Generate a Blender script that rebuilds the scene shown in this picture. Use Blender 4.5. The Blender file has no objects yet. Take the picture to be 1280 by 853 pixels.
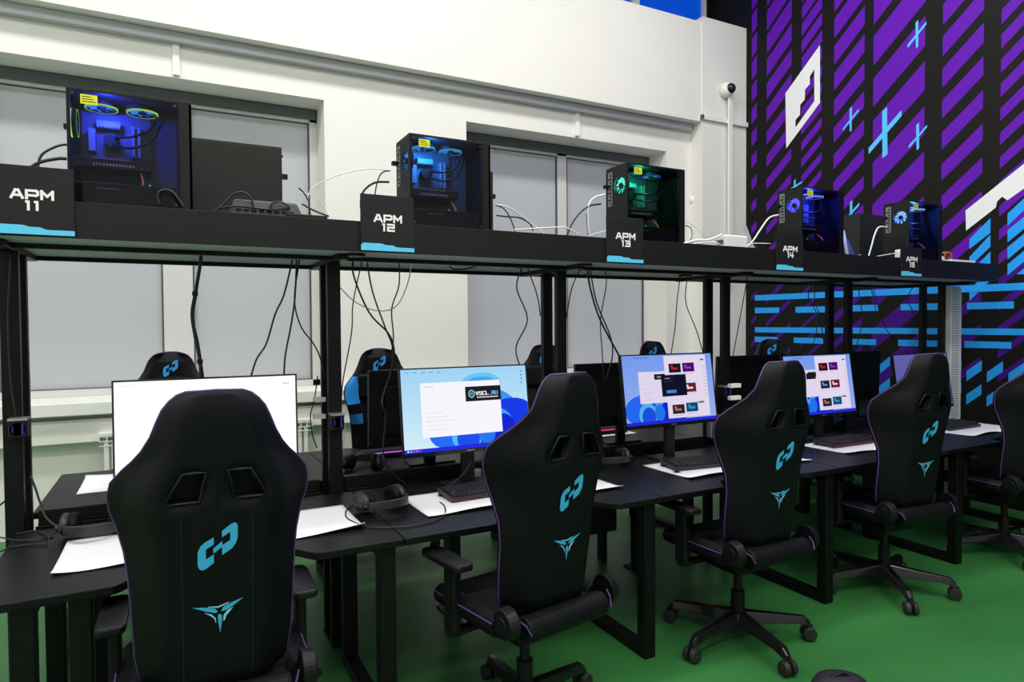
import bpy, bmesh, math, random
from mathutils import Vector, Matrix
from mathutils.geometry import tessellate_polygon
random.seed(7)
C = bpy.context.scene.collection
SC = bpy.context.scene
PI = math.pi
R = math.radians

# ------------------------------------------------------------------ camera
FPX, CX, CY = 817.1, 640.0, 426.5
YAW, PITCH, ROLL, EYE = R(27.464), R(-1.425), R(-0.372), 1.55
_F = Vector((math.sin(YAW)*math.cos(PITCH), math.cos(YAW)*math.cos(PITCH), math.sin(PITCH)))
_R = Vector((math.cos(YAW), -math.sin(YAW), 0)); _U = _R.cross(_F)
_R, _U = (_R*math.cos(ROLL)+_U*math.sin(ROLL)), (-_R*math.sin(ROLL)+_U*math.cos(ROLL))
cam = bpy.data.cameras.new('camera'); camo = bpy.data.objects.new('camera', cam); C.objects.link(camo)
cam.sensor_width = 36; cam.lens = FPX/1280*36; cam.clip_start = 0.05
M = Matrix((( _R.x, _U.x, -_F.x, 0), (_R.y, _U.y, -_F.y, 0), (_R.z, _U.z, -_F.z, EYE), (0, 0, 0, 1)))
camo.matrix_world = M
SC.camera = camo
def at(x, y, X=None, Y=None, Z=None):
    """a pixel of the 1280x853 frame as a real point on the plane X=, Y= or Z="""
    d = _F*FPX + _R*(x-CX) - _U*(y-CY)
    t = X/d.x if X is not None else (Y/d.y if Y is not None else (Z-EYE)/d.z)
    return Vector((d.x*t, d.y*t, d.z*t+EYE))

# ------------------------------------------------------------------ world, light, exposure
SC.view_settings.view_transform = 'Standard'
SC.view_settings.look = 'None'
SC.view_settings.gamma = 1
SC.view_settings.use_curve_mapping = False
SC.view_settings.exposure = -0.25
w = bpy.data.worlds.new('world'); SC.world = w; w.use_nodes = True
w.node_tree.nodes['Background'].inputs[0].default_value = (0.6, 0.7, 0.9, 1)
w.node_tree.nodes['Background'].inputs[1].default_value = 0.05
CEIL = 6.4
def area(name, loc, sx, sy, power, col=(1, .98, .95)):
    l = bpy.data.lights.new(name, 'AREA'); l.shape = 'RECTANGLE'; l.size = sx; l.size_y = sy
    l.energy = power; l.color = col
    o = bpy.data.objects.new(name, l); C.objects.link(o); o.location = loc
    return o
for lx, ly, p in ((-2.2, 3.6, 130), (1.2, 3.6, 125), (4.0, 3.5, 95), (-2.2, 0.4, 110), (1.2, 0.4, 110), (4.0, 0.2, 95), (-.5, -2.2, 110), (2.6, -2.2, 100)):
    area('ceiling_lamp', (lx, ly, CEIL-.12), 2.2, .5, p)

# ------------------------------------------------------------------ materials
def mat(name, col, rough=.6, metal=0, spec=.5, noise=0, nscale=40, bump=0, emit=None, estr=1, coat=0):
    m = bpy.data.materials.new(name); m.use_nodes = True; nt = m.node_tree
    b = nt.nodes['Principled BSDF']
    b.inputs['Base Color'].default_value = (*col, 1); b.inputs['Roughness'].default_value = rough
    b.inputs['Metallic'].default_value = metal; b.inputs['Specular IOR Level'].default_value = spec
    b.inputs['Coat Weight'].default_value = coat
    if emit:
        b.inputs['Emission Color'].default_value = (*emit, 1); b.inputs['Emission Strength'].default_value = estr
    if noise or bump:
        tc = nt.nodes.new('ShaderNodeTexCoord'); n = nt.nodes.new('ShaderNodeTexNoise')
        n.inputs['Scale'].default_value = nscale; n.inputs['Detail'].default_value = 4
        nt.links.new(tc.outputs['Object'], n.inputs['Vector'])
        if noise:
            mx = nt.nodes.new('ShaderNodeMix'); mx.data_type = 'RGBA'
            mx.inputs[6].default_value = (*[c*(1-noise) for c in col], 1)
            mx.inputs[7].default_value = (*[min(1, c*(1+noise)) for c in col], 1)
            nt.links.new(n.outputs['Fac'], mx.inputs[0]); nt.links.new(mx.outputs[2], b.inputs['Base Color'])
        if bump:
            bp = nt.nodes.new('ShaderNodeBump'); bp.inputs['Strength'].default_value = bump; bp.inputs['Distance'].default_value = .002
            nt.links.new(n.outputs['Fac'], bp.inputs['Height']); nt.links.new(bp.outputs['Normal'], b.inputs['Normal'])
    return m
def lin(r, g, b):
    f = lambda c: (c/255/12.92) if c/255 <= .04045 else ((c/255+.055)/1.055)**2.4
    return (f(r), f(g), f(b))
_em = {}
SCREEN = 1.22     # screens and LEDs against the room light
def emat(rgb, s=1.0):
    k = (rgb, s)
    if k not in _em:
        m = bpy.data.materials.new('screen_light'); m.use_nodes = True; nt = m.node_tree; nt.nodes.clear()
        e = nt.nodes.new('ShaderNodeEmission'); o = nt.nodes.new('ShaderNodeOutputMaterial')
        e.inputs[0].default_value = (*lin(*rgb), 1); e.inputs[1].default_value = s*SCREEN
        nt.links.new(e.outputs[0], o.inputs[0]); _em[k] = m
    return _em[k]
WHITE = mat('white_wall_paint', (.80, .79, .75), .85, noise=.02, nscale=3, spec=.2)
WHITE2 = mat('white_trim_paint', (.84, .84, .82), .5)
GREYTRIM = mat('grey_trunking', (.46, .48, .50), .5)
FRAME = mat('window_frame_plastic', (.62, .63, .62), .4)
BLIND = mat('grey_roller_blind', (.46, .48, .52), .8, noise=.03, nscale=60)
DARKBOX = mat('dark_blind_cassette', (.10, .11, .12), .6)
GREEN = mat('green_floor_paint', (.033, .165, .042), .38, noise=.10, nscale=2.5, bump=.05, spec=.4)
LAM = mat('black_laminate', (.0040, .0040, .0050), .42, noise=.15, nscale=120, bump=.08, spec=.20)
METAL = mat('black_powder_coat', (.0035, .0035, .004), .45, bump=.1, nscale=300, spec=.2)
SHELFM = mat('black_shelf_laminate', (.0085, .0085, .009), .5, spec=.25)
PLAST = mat('black_plastic', (.0055, .0055, .0065), .45, spec=.25)
GLOSSP = mat('glossy_black_plastic', (.008, .008, .009), .15)
LEATH = mat('black_leatherette', (.0038, .0045, .0058), .55, bump=.2, nscale=220, spec=.15)
PURPL = mat('purple_piping', (.085, .03, .16), .5)
CYAN = mat('light_blue_embroidery', (.045, .44, .80), .6)
CYAN2 = mat('pale_blue_embroidery', (.32, .66, .90), .6)
BLUEL = mat('blue_leatherette', lin(45, 150, 230), .45, bump=.1, nscale=200)
PAD = mat('white_mouse_mat', (.86, .86, .90), .7, noise=.01)
STEEL = mat('grey_steel', (.45, .45, .45), .35, metal=.8)
DSTEEL = mat('dark_steel_panel', (.016, .0165, .015), .5, spec=.25)
IO = mat('grey_io_plate', (.22, .22, .24), .4, metal=.3)
CABW = mat('white_cable', (.8, .8, .8), .5)
CABB = mat('black_cable', (.010, .010, .011), .5)
YEL = mat('yellow_sticker', lin(225, 225, 40), .5)
ORANGE = mat('orange_tape', lin(205, 110, 50), .5)
SIGNB = mat('matt_black_sign', (.0095, .0095, .0115), .6, spec=.3)
SIGNBL = mat('light_blue_sign_stripe', (.11, .62, .98), .5)
TXT = mat('white_lettering', (.95, .95, .95), .6)
MBLK = mat('mural_black', (.0075, .0072, .0068), .6, noise=.06, nscale=4, spec=.15)
MPUR = mat('mural_purple', lin(96, 20, 172), .6, spec=.15)
MPUR2 = mat('mural_purple_lower', lin(66, 16, 135), .6, spec=.15)
MBLU = mat('mural_blue', lin(42, 160, 248), .6, spec=.15)
MBLU2 = mat('mural_light_blue', lin(90, 190, 255), .6, spec=.15)
MWHT = mat('mural_white', (.82, .82, .85), .55)
BLUEGL = mat('blue_clerestory_glass', (.003, .055, .45), .2, emit=(.0, .09, .75), estr=.55)
PCB = mat('dark_circuit_board', (.05, .055, .07), .5)
ALU = mat('aluminium_heatsink', (.16, .18, .20), .5)
RUB = mat('caster_rubber', (.012, .012, .012), .6)
KEY = mat('black_keycap', (.016, .015, .018), .5)
KBP = mat('keyboard_plate', (.03, .024, .03), .45)
def glass_mat():
    m = bpy.data.materials.new('smoked_glass'); m.use_nodes = True; nt = m.node_tree; nt.nodes.clear()
    o = nt.nodes.new('ShaderNodeOutputMaterial'); mx = nt.nodes.new('ShaderNodeMixShader')
    t = nt.nodes.new('ShaderNodeBsdfTransparent'); g = nt.nodes.new('ShaderNodeBsdfGlossy'); f = nt.nodes.new('ShaderNodeValue')
    t.inputs[0].default_value = (.72, .72, .78, 1); g.inputs['Roughness'].default_value = .03; f.outputs[0].default_value = .009
    nt.links.new(f.outputs[0], mx.inputs[0]); nt.links.new(t.outputs[0], mx.inputs[1]); nt.links.new(g.outputs[0], mx.inputs[2])
    nt.links.new(mx.outputs[0], o.inputs[0]); return m
GLASS = glass_mat()

# ------------------------------------------------------------------ helpers
class MB:
    """collects shapes, links them as one mesh object"""
    def __init__(s): s.bm = bmesh.new()
    def faces(s, vs, fs, mi=0, M_=None):
        vv = [s.bm.verts.new(M_ @ Vector(v) if M_ else v) for v in vs]
        for f in fs:
            try:
                q = s.bm.faces.new([vv[i] for i in f]); q.material_index = mi
            except ValueError: pass
        return s
    def box(s, x0, x1, y0, y1, z0, z1, mi=0, M_=None):
        v = [(x, y, z) for z in (z0, z1) for y in (y0, y1) for x in (x0, x1)]
        return s.faces(v, [(0,2,3,1),(4,5,7,6),(0,1,5,4),(2,6,7,3),(0,4,6,2),(1,3,7,5)], mi, M_)
    def cyl(s, p0, p1, r0, r1=None, n=20, mi=0, cap=True):
        r1 = r0 if r1 is None else r1
        p0, p1 = Vector(p0), Vector(p1); d = (p1-p0).normalized()
        a = d.orthogonal().normalized(); b = d.cross(a)
        vs = []; fs = []
        for p, r in ((p0, r0), (p1, r1)):
            for i in range(n):
                t = 2*PI*i/n; vs.append(p + a*math.cos(t)*r + b*math.sin(t)*r)
        for i in range(n): fs.append((i, (i+1) % n, n+(i+1) % n, n+i))
        if cap: fs.append(tuple(range(n-1, -1, -1))); fs.append(tuple(range(n, 2*n)))
        return s.faces(vs, fs, mi)
    def tube(s, pts, r, n=6, mi=0, closed=False):
        pts = [Vector(p) for p in pts]; k = len(pts); vs = []; fs = []
        up = None
        for i, p in enumerate(pts):
            a = pts[(i-1) % k] if closed or i > 0 else p
            b = pts[(i+1) % k] if closed or i < k-1 else p
            d = (b-a)
            d = d.normalized() if d.length > 1e-9 else Vector((0, 0, 1))
            if up is None: up = d.orthogonal().normalized()
            up = (up - d*up.dot(d)); up = up.normalized() if up.length > 1e-6 else d.orthogonal().normalized()
            e = d.cross(up)
            for j in range(n):
                t = 2*PI*j/n; vs.append(p + (up*math.cos(t)+e*math.sin(t))*r)
        for i in range(k if closed else k-1):
            i2 = (i+1) % k
            for j in range(n): fs.append((i*n+j, i*n+(j+1) % n, i2*n+(j+1) % n, i2*n+j))
        if not closed: fs.append(tuple(range(n-1, -1, -1))); fs.append(tuple(range((k-1)*n, k*n)))
        return s.faces(vs, fs, mi)
    def lathe(s, prof, n=24, mi=0, M_=None):
        vs = []; fs = []
        for (r, z) in prof:
            for i in range(n): vs.append((r*math.cos(2*PI*i/n), r*math.sin(2*PI*i/n), z))
        for k in range(len(prof)-1):
            for i in range(n): fs.append((k*n+i, k*n+(i+1) % n, (k+1)*n+(i+1) % n, (k+1)*n+i))
        fs.append(tuple(range(n-1, -1, -1))); fs.append(tuple(range((len(prof)-1)*n, len(prof)*n)))
        return s.faces(vs, fs, mi, M_)
    def poly(s, loops, to3, mi=0):
        """flat polygon (with holes) mapped to 3d"""
        L = [[Vector((p[0], p[1], 0)) for p in l] for l in loops]
        flat = [p for l in L for p in l]
        vs = [to3(p.x, p.y) for p in flat]
        return s.faces(vs, [tuple(t) for t in tessellate_polygon(L)], mi)
    def prism(s, pts, z0, z1, mi=0):
        n = len(pts); vs = [(p[0], p[1], z0) for p in pts]+[(p[0], p[1], z1) for p in pts]
        fs = [(i, (i+1) % n, n+(i+1) % n, n+i) for i in range(n)]
        fs += [tuple(range(n-1, -1, -1)), tuple(range(n, 2*n))]
        return s.faces(vs, fs, mi)
    def build(s, name, mats, parent=None, bevel=0, smooth=False, loc=None, rot=None, seg=2, keepn=False):
        if not keepn: bmesh.ops.recalc_face_normals(s.bm, faces=s.bm.faces)
        me = bpy.data.meshes.new(name); s.bm.to_mesh(me); s.bm.free()
        for m in (mats if isinstance(mats, (list, tuple)) else [mats]): me.materials.append(m)
        o = bpy.data.objects.new(name, me); C.objects.link(o)
        if smooth:
            for p in me.polygons: p.use_smooth = True
        if bevel:
            b = o.modifiers.new('bevel', 'BEVEL'); b.width = bevel; b.segments = seg; b.limit_method = 'ANGLE'; b.angle_limit = R(50)
        if parent: o.parent = parent
        if loc is not None: o.location = loc
        if rot is not None: o.rotation_euler = rot
        return o
def tag(o, label, cat, group=None, kind=None):
    o['label'] = label; o['category'] = cat
    if group: o['group'] = group
    if kind: o['kind'] = kind
    return o
def thing(name, label, cat, loc=(0, 0, 0), rz=0, group=None):
    o = bpy.data.objects.new(name, None); C.objects.link(o); o.empty_display_size = .05
    o.location = loc; o.rotation_euler = (0, 0, rz)
    return tag(o, label, cat, group)
def struct(o, label=None):
    o['kind'] = 'structure'
    if label: o['label'] = label
    return o
def copy_tree(o, parent=None):
    c = o.copy(); C.objects.link(c); c.parent = parent
    for ch in list(o.children): copy_tree(ch, c)
    return c
def smoothpath(pts, sub=5):
    P = [Vector(p) for p in pts]
    if len(P) < 3: return P
    P = [P[0]*2-P[1]]+P+[P[-1]*2-P[-2]]; out = []
    for i in range(1, len(P)-2):
        for k in range(sub):
            t = k/sub; a, b, c, d = P[i-1], P[i], P[i+1], P[i+2]
            out.append(.5*((2*b)+(c-a)*t+(2*a-5*b+4*c-d)*t*t+(-a+3*b-3*c+d)*t**3))
    out.append(P[-2]); return out
# stroke lettering
GL = {'A': [[(0,0),(.38,1),(.62,1),(1,0)],[(.22,.33),(.78,.33)]],
 'P': [[(0,0),(0,1),(.85,1),(1,.86),(1,.52),(.85,.38),(.12,.38)]],
 'M': [[(0,0),(0,1),(.5,.35),(1,1),(1,0)]],
 '1': [[(.25,1),(.6,1),(.6,0)]],
 '2': [[(0,1),(1,1),(1,.52),(0,.52),(0,0),(1,0)]],
 '3': [[(0,1),(1,1),(1,0),(0,0)],[(.2,.52),(1,.52)]],
 '4': [[(0,1),(0,.4),(1,.4)],[(.75,1),(.75,0)]],
 '5': [[(1,1),(0,1),(0,.55),(1,.55),(1,0),(0,0)]],
 'V': [[(0,1),(.5,0),(1,1)]], 'S': [[(1,1),(0,1),(0,.52),(1,.52),(1,0),(0,0)]],
 'C': [[(1,1),(0,1),(0,0),(1,0)]], 'L': [[(0,1),(0,0),(1,0)]], '.': [[(.3,0),(.5,0)]],
 'R': [[(0,0),(0,1),(1,1),(1,.45),(.1,.45)],[(.5,.45),(1,0)]], 'U': [[(0,1),(0,0),(1,0),(1,1)]]}
def text_quads(txt, x, z, w_, h, th, gap):
    """list of quads (4 2d points) for a centred line of lettering, baseline z"""
    ws = [(.5*w_ if c in '.1' else w_) for c in txt]
    X = x-(sum(ws)+gap*(len(txt)-1))/2; out = []
    for c, cw in zip(txt, ws):
        for pl in GL[c]:
            P = [Vector((X+p[0]*cw, z+p[1]*h)) for p in pl]
            for a, b in zip(P, P[1:]):
                d = (b-a).normalized(); n = Vector((-d.y, d.x))*th/2; e = d*th*.5
                out.append([a-e+n, a-e-n, b+e-n, b+e+n])
        X += cw+gap
    return out

# ------------------------------------------------------------------ the room
XW, YW, YP, YG = 6.13, 5.88, 5.70, 6.22        # mural wall, window wall face, beam face, glazing plane
XL, YB = -4.5, -3.5
struct(MB().box(XL, XW, YB, 6.6, -.1, 0).build('floor', GREEN), 'green painted floor')
struct(MB().box(XL, XW, YB, 6.6, CEIL, CEIL+.1).build('ceiling', WHITE))
struct(MB().box(XL-.1, XL, YB, 6.6, 0, CEIL).build('wall_left', WHITE))
struct(MB().box(XL, XW, YB-.1, YB, 0, CEIL).build('wall_back', WHITE))
# window wall with two recesses
m = MB(); ZS, ZT = 1.00, 3.53; W1 = (-3.4, 1.215); W2 = (2.57, 5.07)
m.box(XL, XW, YW, 6.55, 0, ZS); m.box(XL, XW, YW, 6.55, ZT, 5.0)
m.box(XL, W1[0], YW, 6.55, ZS, ZT); m.box(W1[1], W2[0], YW, 6.55, ZS, ZT); m.box(W2[1], XW, YW, 6.55, ZS, ZT)
struct(m.build('wall_window_side', WHITE), 'white wall with two window recesses')
m = MB(); m.box(XL, 5.434, YP, YW, 3.87, 5.0)
struct(m.build('trim_1', WHITE), 'white beam projecting above the windows')
struct(MB().box(5.434, XW, YP-.012, YW, 0, 5.06).build('trim_2', WHITE), 'white corner pilaster')
m = MB(); m.box(XL, 5.40, YW-.07, YW, 3.79, 3.868)
struct(m.build('trim_3', GREYTRIM, bevel=.006), 'grey trunking under the beam')
m = MB(); m.box(5.40, XW, YP-.045, YP-.012, 3.885, 3.94); m.box(5.40, 5.434, YP-.045, YW-.02, 3.885, 3.94)
struct(m.build('trim_4', WHITE2, bevel=.004), 'white cable trunking round the pilaster')
struct(MB().box(XL, 5.434, YW-.16, YG, .90, ZS-.001).build('trim_5', WHITE2, bevel=.008), 'white window sill board')
struct(MB().box(XL, 5.434, YW-.10, YW, .69, .865).build('trim_6', WHITE, bevel=.006), 'cream cable trunking under the sill')
def window(n, x0, x1, mull, label):
    f = MB(); y0, y1 = YG-.02, YG+.06
    f.box(x0, x1, y0, y1, ZS, ZS+.06); f.box(x0, x1, y0, y1, ZT-.12, ZT)
    f.box(x0, x0+.07, y0, y1, ZS, ZT); f.box(x1-.07, x1, y0, y1, ZS, ZT)
    for a, b in mull: f.box(a, b, y0, y1, ZS, ZT)
    t = f.build('window_%d' % n, FRAME, bevel=.004); struct(t, label)
    xs = [x0+.07]+[v for ab in mull for v in ab]+[x1-.07]
    for a, b in zip(xs[::2], xs[1::2]):
        MB().box(a+.012, b-.012, YG+.01, YG+.02, ZS+.066, ZT-.13).build('roller_blind', BLIND, t)
        g = MB(); g.box(a+.003, a+.009, YG-.022, YG+.01, ZS+.06, ZT-.13); g.box(b-.009, b-.003, YG-.022, YG+.01, ZS+.06, ZT-.13)
        g.box(a, b, YG-.022, YG+.01, ZS+.06, ZS+.066); g.build('gasket', DARKBOX, t)
        MB().box(a, b, YG+.03, YG+.035, ZS+.06, ZT-.12).build('pane', GLOSSP, t)
    MB().box(x0+.01, x1-.01, YG-.045, YG-.021, ZT-.095, ZT-.002).build('blind_cassette', DARKBOX, t, bevel=.01)
    return t
window(1, W1[0], W1[1], [(-2.36, -2.14), (-1.30, -1.17), (-.06, .165)], 'left window with grey roller blinds down')
window(2, W2[0], W2[1], [(3.80, 3.92)], 'right window with grey roller blinds down')
# clerestory of blue glass above the beam
m = MB(); m.box(XL, XW, 6.3, 6.4, 5.0, CEIL); m.box(XL, XW, YP+.1, 6.3, 4.99, 5.0)
struct(m.build('wall_clerestory', MBLK))
for i, (a, b) in enumerate(((1.2, 3.0), (3.1, 4.86), (4.96, 5.96))):
    t = MB(); t.box(a-.03, b+.03, 6.24, 6.3, 5.0, 5.04); t.box(a-.05, a, 6.22, 6.3, 5.0, 6.2); t.box(b, b+.05, 6.22, 6.3, 5.0, 6.2)
    t.box(a-.03, b+.03, 6.24, 6.3, 6.15, 6.2)
    o = struct(t.build('window_%d' % (i+3), FRAME), 'blue clerestory window')
    MB().box(a, b, 6.26, 6.28, 5.04, 6.15).build('pane', BLUEGL, o)
# conduits, camera, sensor
def conduit(name, x, y, z0, z1, label, wd=.05):
    tag(MB().box(x-wd/2, x+wd/2, y-.025, y, z0, z1).build(name, WHITE2, bevel=.003), label, 'cable conduit')
p = at(220, 70, Y=YW); conduit('cable_conduit', p.x, YW, 3.545, 3.79, 'short white vertical conduit above the left window')
p = at(721, 150, Y=YW); conduit('cable_conduit', p.x, YW, 3.545, 3.79, 'short white vertical conduit above the right window')
p = at(866, 200, Y=YW); sx = p.x
conduit('cable_conduit', sx, YW, 3.06, 3.79, 'white conduit running down to the round sensor beside the pilaster')
q = at(869, 263, Y=YW)
tag(MB().lathe([(.0, 0), (.055, 0), (.058, .02), (.045, .05), (.02, .062), (0, .064)], 24, M_=Matrix.Translation((sx, YW, 3.0)) @ Matrix.Rotation(PI/2, 4, 'X')).build('wall_sensor', WHITE2, smooth=True), 'white round sensor on the wall left of the corner pilaster', 'sensor')
conduit('cable_conduit', at(908, 200, Y=YP).x, YP-.046, 2.0, 4.20, 'tall white conduit below the security camera', .06)
cp = at(912, 111, Y=YP-.1)
t = thing('security_camera', 'white dome security camera with black lens on the pilaster', 'security camera', (cp.x, YP-.012, cp.z))
rx = Matrix.Rotation(PI/2, 4, 'X')
MB().lathe([(0, 0), (.085, 0), (.085, .05), (.07, .09), (.06, .10), (0, .10)], 28, M_=rx).build('housing', WHITE2, t, smooth=True)
MB().lathe([(0, 0), (.062, 0), (.058, .03), (.04, .055), (.02, .066), (0, .068)], 28, M_=Matrix.Translation((.01, -.08, .005)) @ Matrix.Rotation(PI/2, 4, 'X') @ Matrix.Rotation(R(12), 4, 'Y')).build('lens_dome', GLOSSP, t, smooth=True)
# radiator under the left window
t = thing('radiator', 'white panel radiator under the left window', 'radiator', (-.5, YW-.12, 0))
m = MB()
for i in range(30): m.box(.03+i*.05, .065+i*.05, -.03, .03, .12, .70)
m.build('panel', WHITE2, t, bevel=.01)
m = MB(); m.box(0, 1.55, -.045, .05, .74, .76)
for i in range(31): m.box(i*.05, .008+i*.05, -.045, .045, .70, .74)
for zz in (.66, .695, .73): m.box(0, 1.55, -.047, -.043, zz, zz+.006)
m.build('top_grille', WHITE2, t)
m = MB(); m.cyl((.1, 0, 0), (.1, 0, .12), .012); m.cyl((1.45, 0, 0), (1.45, 0, .12), .012); m.build('pipe', WHITE2, t)

# ------------------------------------------------------------------ mural wall
MX = [0]
def mural():
    m = MB(); m.box(XW, XW+.1, YB, 6.6, 0, CEIL, 0)
    lay = lambda k: XW-.0008*k
    def quad(pts, mi, k): m.faces([(lay(k), p[0], p[1]) for p in pts], [(0, 1, 2, 3)] if len(pts) == 4 else [tuple(range(len(pts)))], mi)
    def clip(poly, lo, hi):
        for (ax, val, sgn) in ((0, lo, 1), (0, hi, -1)):
            out = []
            for i in range(len(poly)):
                a, b = poly[i], poly[(i+1) % len(poly)]
                ia, ib = sgn*(a[ax]-val) >= 0, sgn*(b[ax]-val) >= 0
                if ia: out.append(a)
                if ia != ib:
                    u = (val-a[ax])/(b[ax]-a[ax]); out.append((a[0]+(b[0]-a[0])*u, a[1]+(b[1]-a[1])*u))
            poly = out
            if not poly: return []
        return poly
    # diagonal stripes in vertical columns: (left edge Y, right edge Y, a band's top at the left edge, period, cover at z=4.8, cover at z=3.1)
    cols = [(5.605, 5.528, 5.18, .276, .78, .42), (5.385, 5.046, 4.859, .2750, .75, .40), (4.915, 4.663, 4.797, .183, .72, .45),
            (4.520, 4.185, 4.690, .2795, .73, .50), (4.091, 3.597, 4.343, .409, .72, .62), (3.443, 3.110, 4.090, .2830, .70, .52),
            (2.978, 2.60, 4.126, .2015, .66, .50), (2.40, 1.95, 4.0, .30, .7, .5), (1.75, 1.2, 4.1, .28, .7, .5), (.9, .4, 4.1, .4, .7, .5)]
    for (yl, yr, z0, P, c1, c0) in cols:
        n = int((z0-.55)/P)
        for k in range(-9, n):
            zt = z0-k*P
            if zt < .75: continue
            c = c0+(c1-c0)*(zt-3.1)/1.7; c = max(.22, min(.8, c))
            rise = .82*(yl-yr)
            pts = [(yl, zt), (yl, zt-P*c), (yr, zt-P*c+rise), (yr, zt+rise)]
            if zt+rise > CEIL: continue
            quad(pts, 2 if zt < 2.0 else 1, 1)  # lower stripes get a darker purple than the upper ones
    def px(pts, mi, k, loops=None):
        f = lambda x, y: (lambda v: Vector((lay(k), v.y, v.z)))(at(x, y, X=XW))
        m.poly([pts]+(loops or []), f, mi)
    cr = lambda ox, oy, s, pts: [(ox+a/s, oy+b/s) for a, b in pts]
    # white half-link emblem
    px([(1025.2, 56.1), (982, 116.8), (982.9, 185.8), (1025.2, 128.4)], 3, 3,
       [[(1018, 86.5), (1012.5, 95.5), (1012.5, 105), (1006.5, 112), (1006, 124.5), (1000.5, 131), (1000.2, 143.5), (994.5, 150), (994.5, 159.5), (1018.2, 126.5)]])
    # white bar on the right
    px([(1207, 263.5), (1280, 205), (1330, 165), (1330, 198), (1280, 236), (1259.5, 250.5), (1252.7, 246), (1246.6, 252), (1245, 259.5), (1207.8, 288.5)], 3, 3)
    # blue bars under it
    F = lambda pts: cr(1130, 230, 6.56, pts)
    for a in ([(538, 455), (710, 280), (710, 400), (538, 535)], [(538, 600), (710, 415), (710, 515), (538, 680)], [(538, 730), (710, 555), (710, 650), (538, 830)],
              [(538, 870), (710, 700), (710, 790), (538, 960)],
              [(850, 245), (1310, -185), (1310, -95), (850, 345)], [(850, 380), (1310, 10), (1310, 105), (850, 480)], [(850, 520), (1310, 145), (1310, 235), (850, 620)],
              [(850, 660), (1310, 285), (1310, 370), (850, 750)], [(925, 741), (1310, 440), (1310, 520), (1130, 741)]):
        px(F(a), 4, 3)
    # blue crosses
    def cross(ox, oy, s, v, d): px(cr(ox, oy, s, v), 5, 3); px(cr(ox, oy, s, d), 5, 4)
    cross(1080, 0, 6.32, [(408, 180), (430, 158), (430, 365), (412, 385)], [(345, 355), (495, 168), (495, 192), (347, 380)])
    cross(1080, 125, 6.32, [(145, 90), (183, 55), (187, 430), (147, 462)], [(38, 380), (298, 80), (298, 128), (38, 430)])
    cross(1080, 125, 6.32, [(413, 200), (436, 178), (437, 380), (417, 400)], [(355, 362), (500, 195), (500, 215), (355, 385)])
    cross(930, 100, 7.755, [(1025, 280), (1048, 258), (1045, 490), (1027, 505)], [(960, 470), (1115, 278), (1115, 302), (960, 494)])
    cross(930, 200, 6.4, [(848, 340), (868, 322), (868, 520), (848, 520)], [(797, 485), (925, 340), (925, 365), (797, 503)])
    cross(930, 200, 6.4, [(400, 168), (415, 152), (415, 230), (400, 230)], [(370, 230), (465, 170), (465, 184), (380, 240)])
    # horizontal bars
    for a in ([(943.9, 369.3), (1280, 353.6), (1340, 350.8), (1340, 361), (1280, 362.8), (943.9, 376)],
              [(943.9, 384.8), (974.2, 384.5), (974.2, 391.2), (943.9, 391.8)], [(994.7, 383.8), (1040, 382.9), (1040, 390.6), (994.7, 391.2)],
              [(1064.8, 381.9), (1098.3, 381), (1098.3, 388.8), (1064.8, 389.5)], [(1126, 380.4), (1174, 379.2), (1174, 387.5), (1126, 388.3)],
              [(1209, 378.8), (1267.8, 377), (1267.8, 385.8), (1209, 387)],
              [(943.9, 409.3), (1280, 411), (1340, 411.3), (1340, 420.6), (1280, 419.3), (943.9, 415.7)],
              [(943.8, 420.9), (972, 421.5), (972, 428), (943.8, 427.7)], [(992.5, 422.2), (1029.3, 422.8), (1029.3, 430), (992.5, 428.8)],
              [(1064.2, 423.9), (1095.4, 424.3), (1095.4, 431.6), (1064.2, 431)], [(1123, 424.8), (1173, 426), (1173, 433.8), (1123, 432.8)],
              [(1206, 426.4), (1264.5, 427.9), (1264.5, 436), (1206, 434.9)]):
        px(a, 4, 5)
    # two rows of slanted blue blocks
    a0 = at(1208.5, 464, X=XW); a1 = at(1234, 467, X=XW); st = a0.y-a1.y
    for row, (x, ya) in enumerate(((1208.5, 464), (1208.5, 493.5))):
        zt = at(x, ya, X=XW).z; zb = at(x, ya+12.7, X=XW).z; wd = .12
        for k in range(-8, 9):
            yl = a0.y-k*st
            if yl > 5.6: continue
            m.faces([(lay(5), yl, zt), (lay(5), yl, zb), (lay(5), yl-wd, zb+.10), (lay(5), yl-wd, zt+.10)], [(0, 1, 2, 3)], 4)
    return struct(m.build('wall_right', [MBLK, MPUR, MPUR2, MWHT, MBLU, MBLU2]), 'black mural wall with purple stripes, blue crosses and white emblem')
mural()

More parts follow.
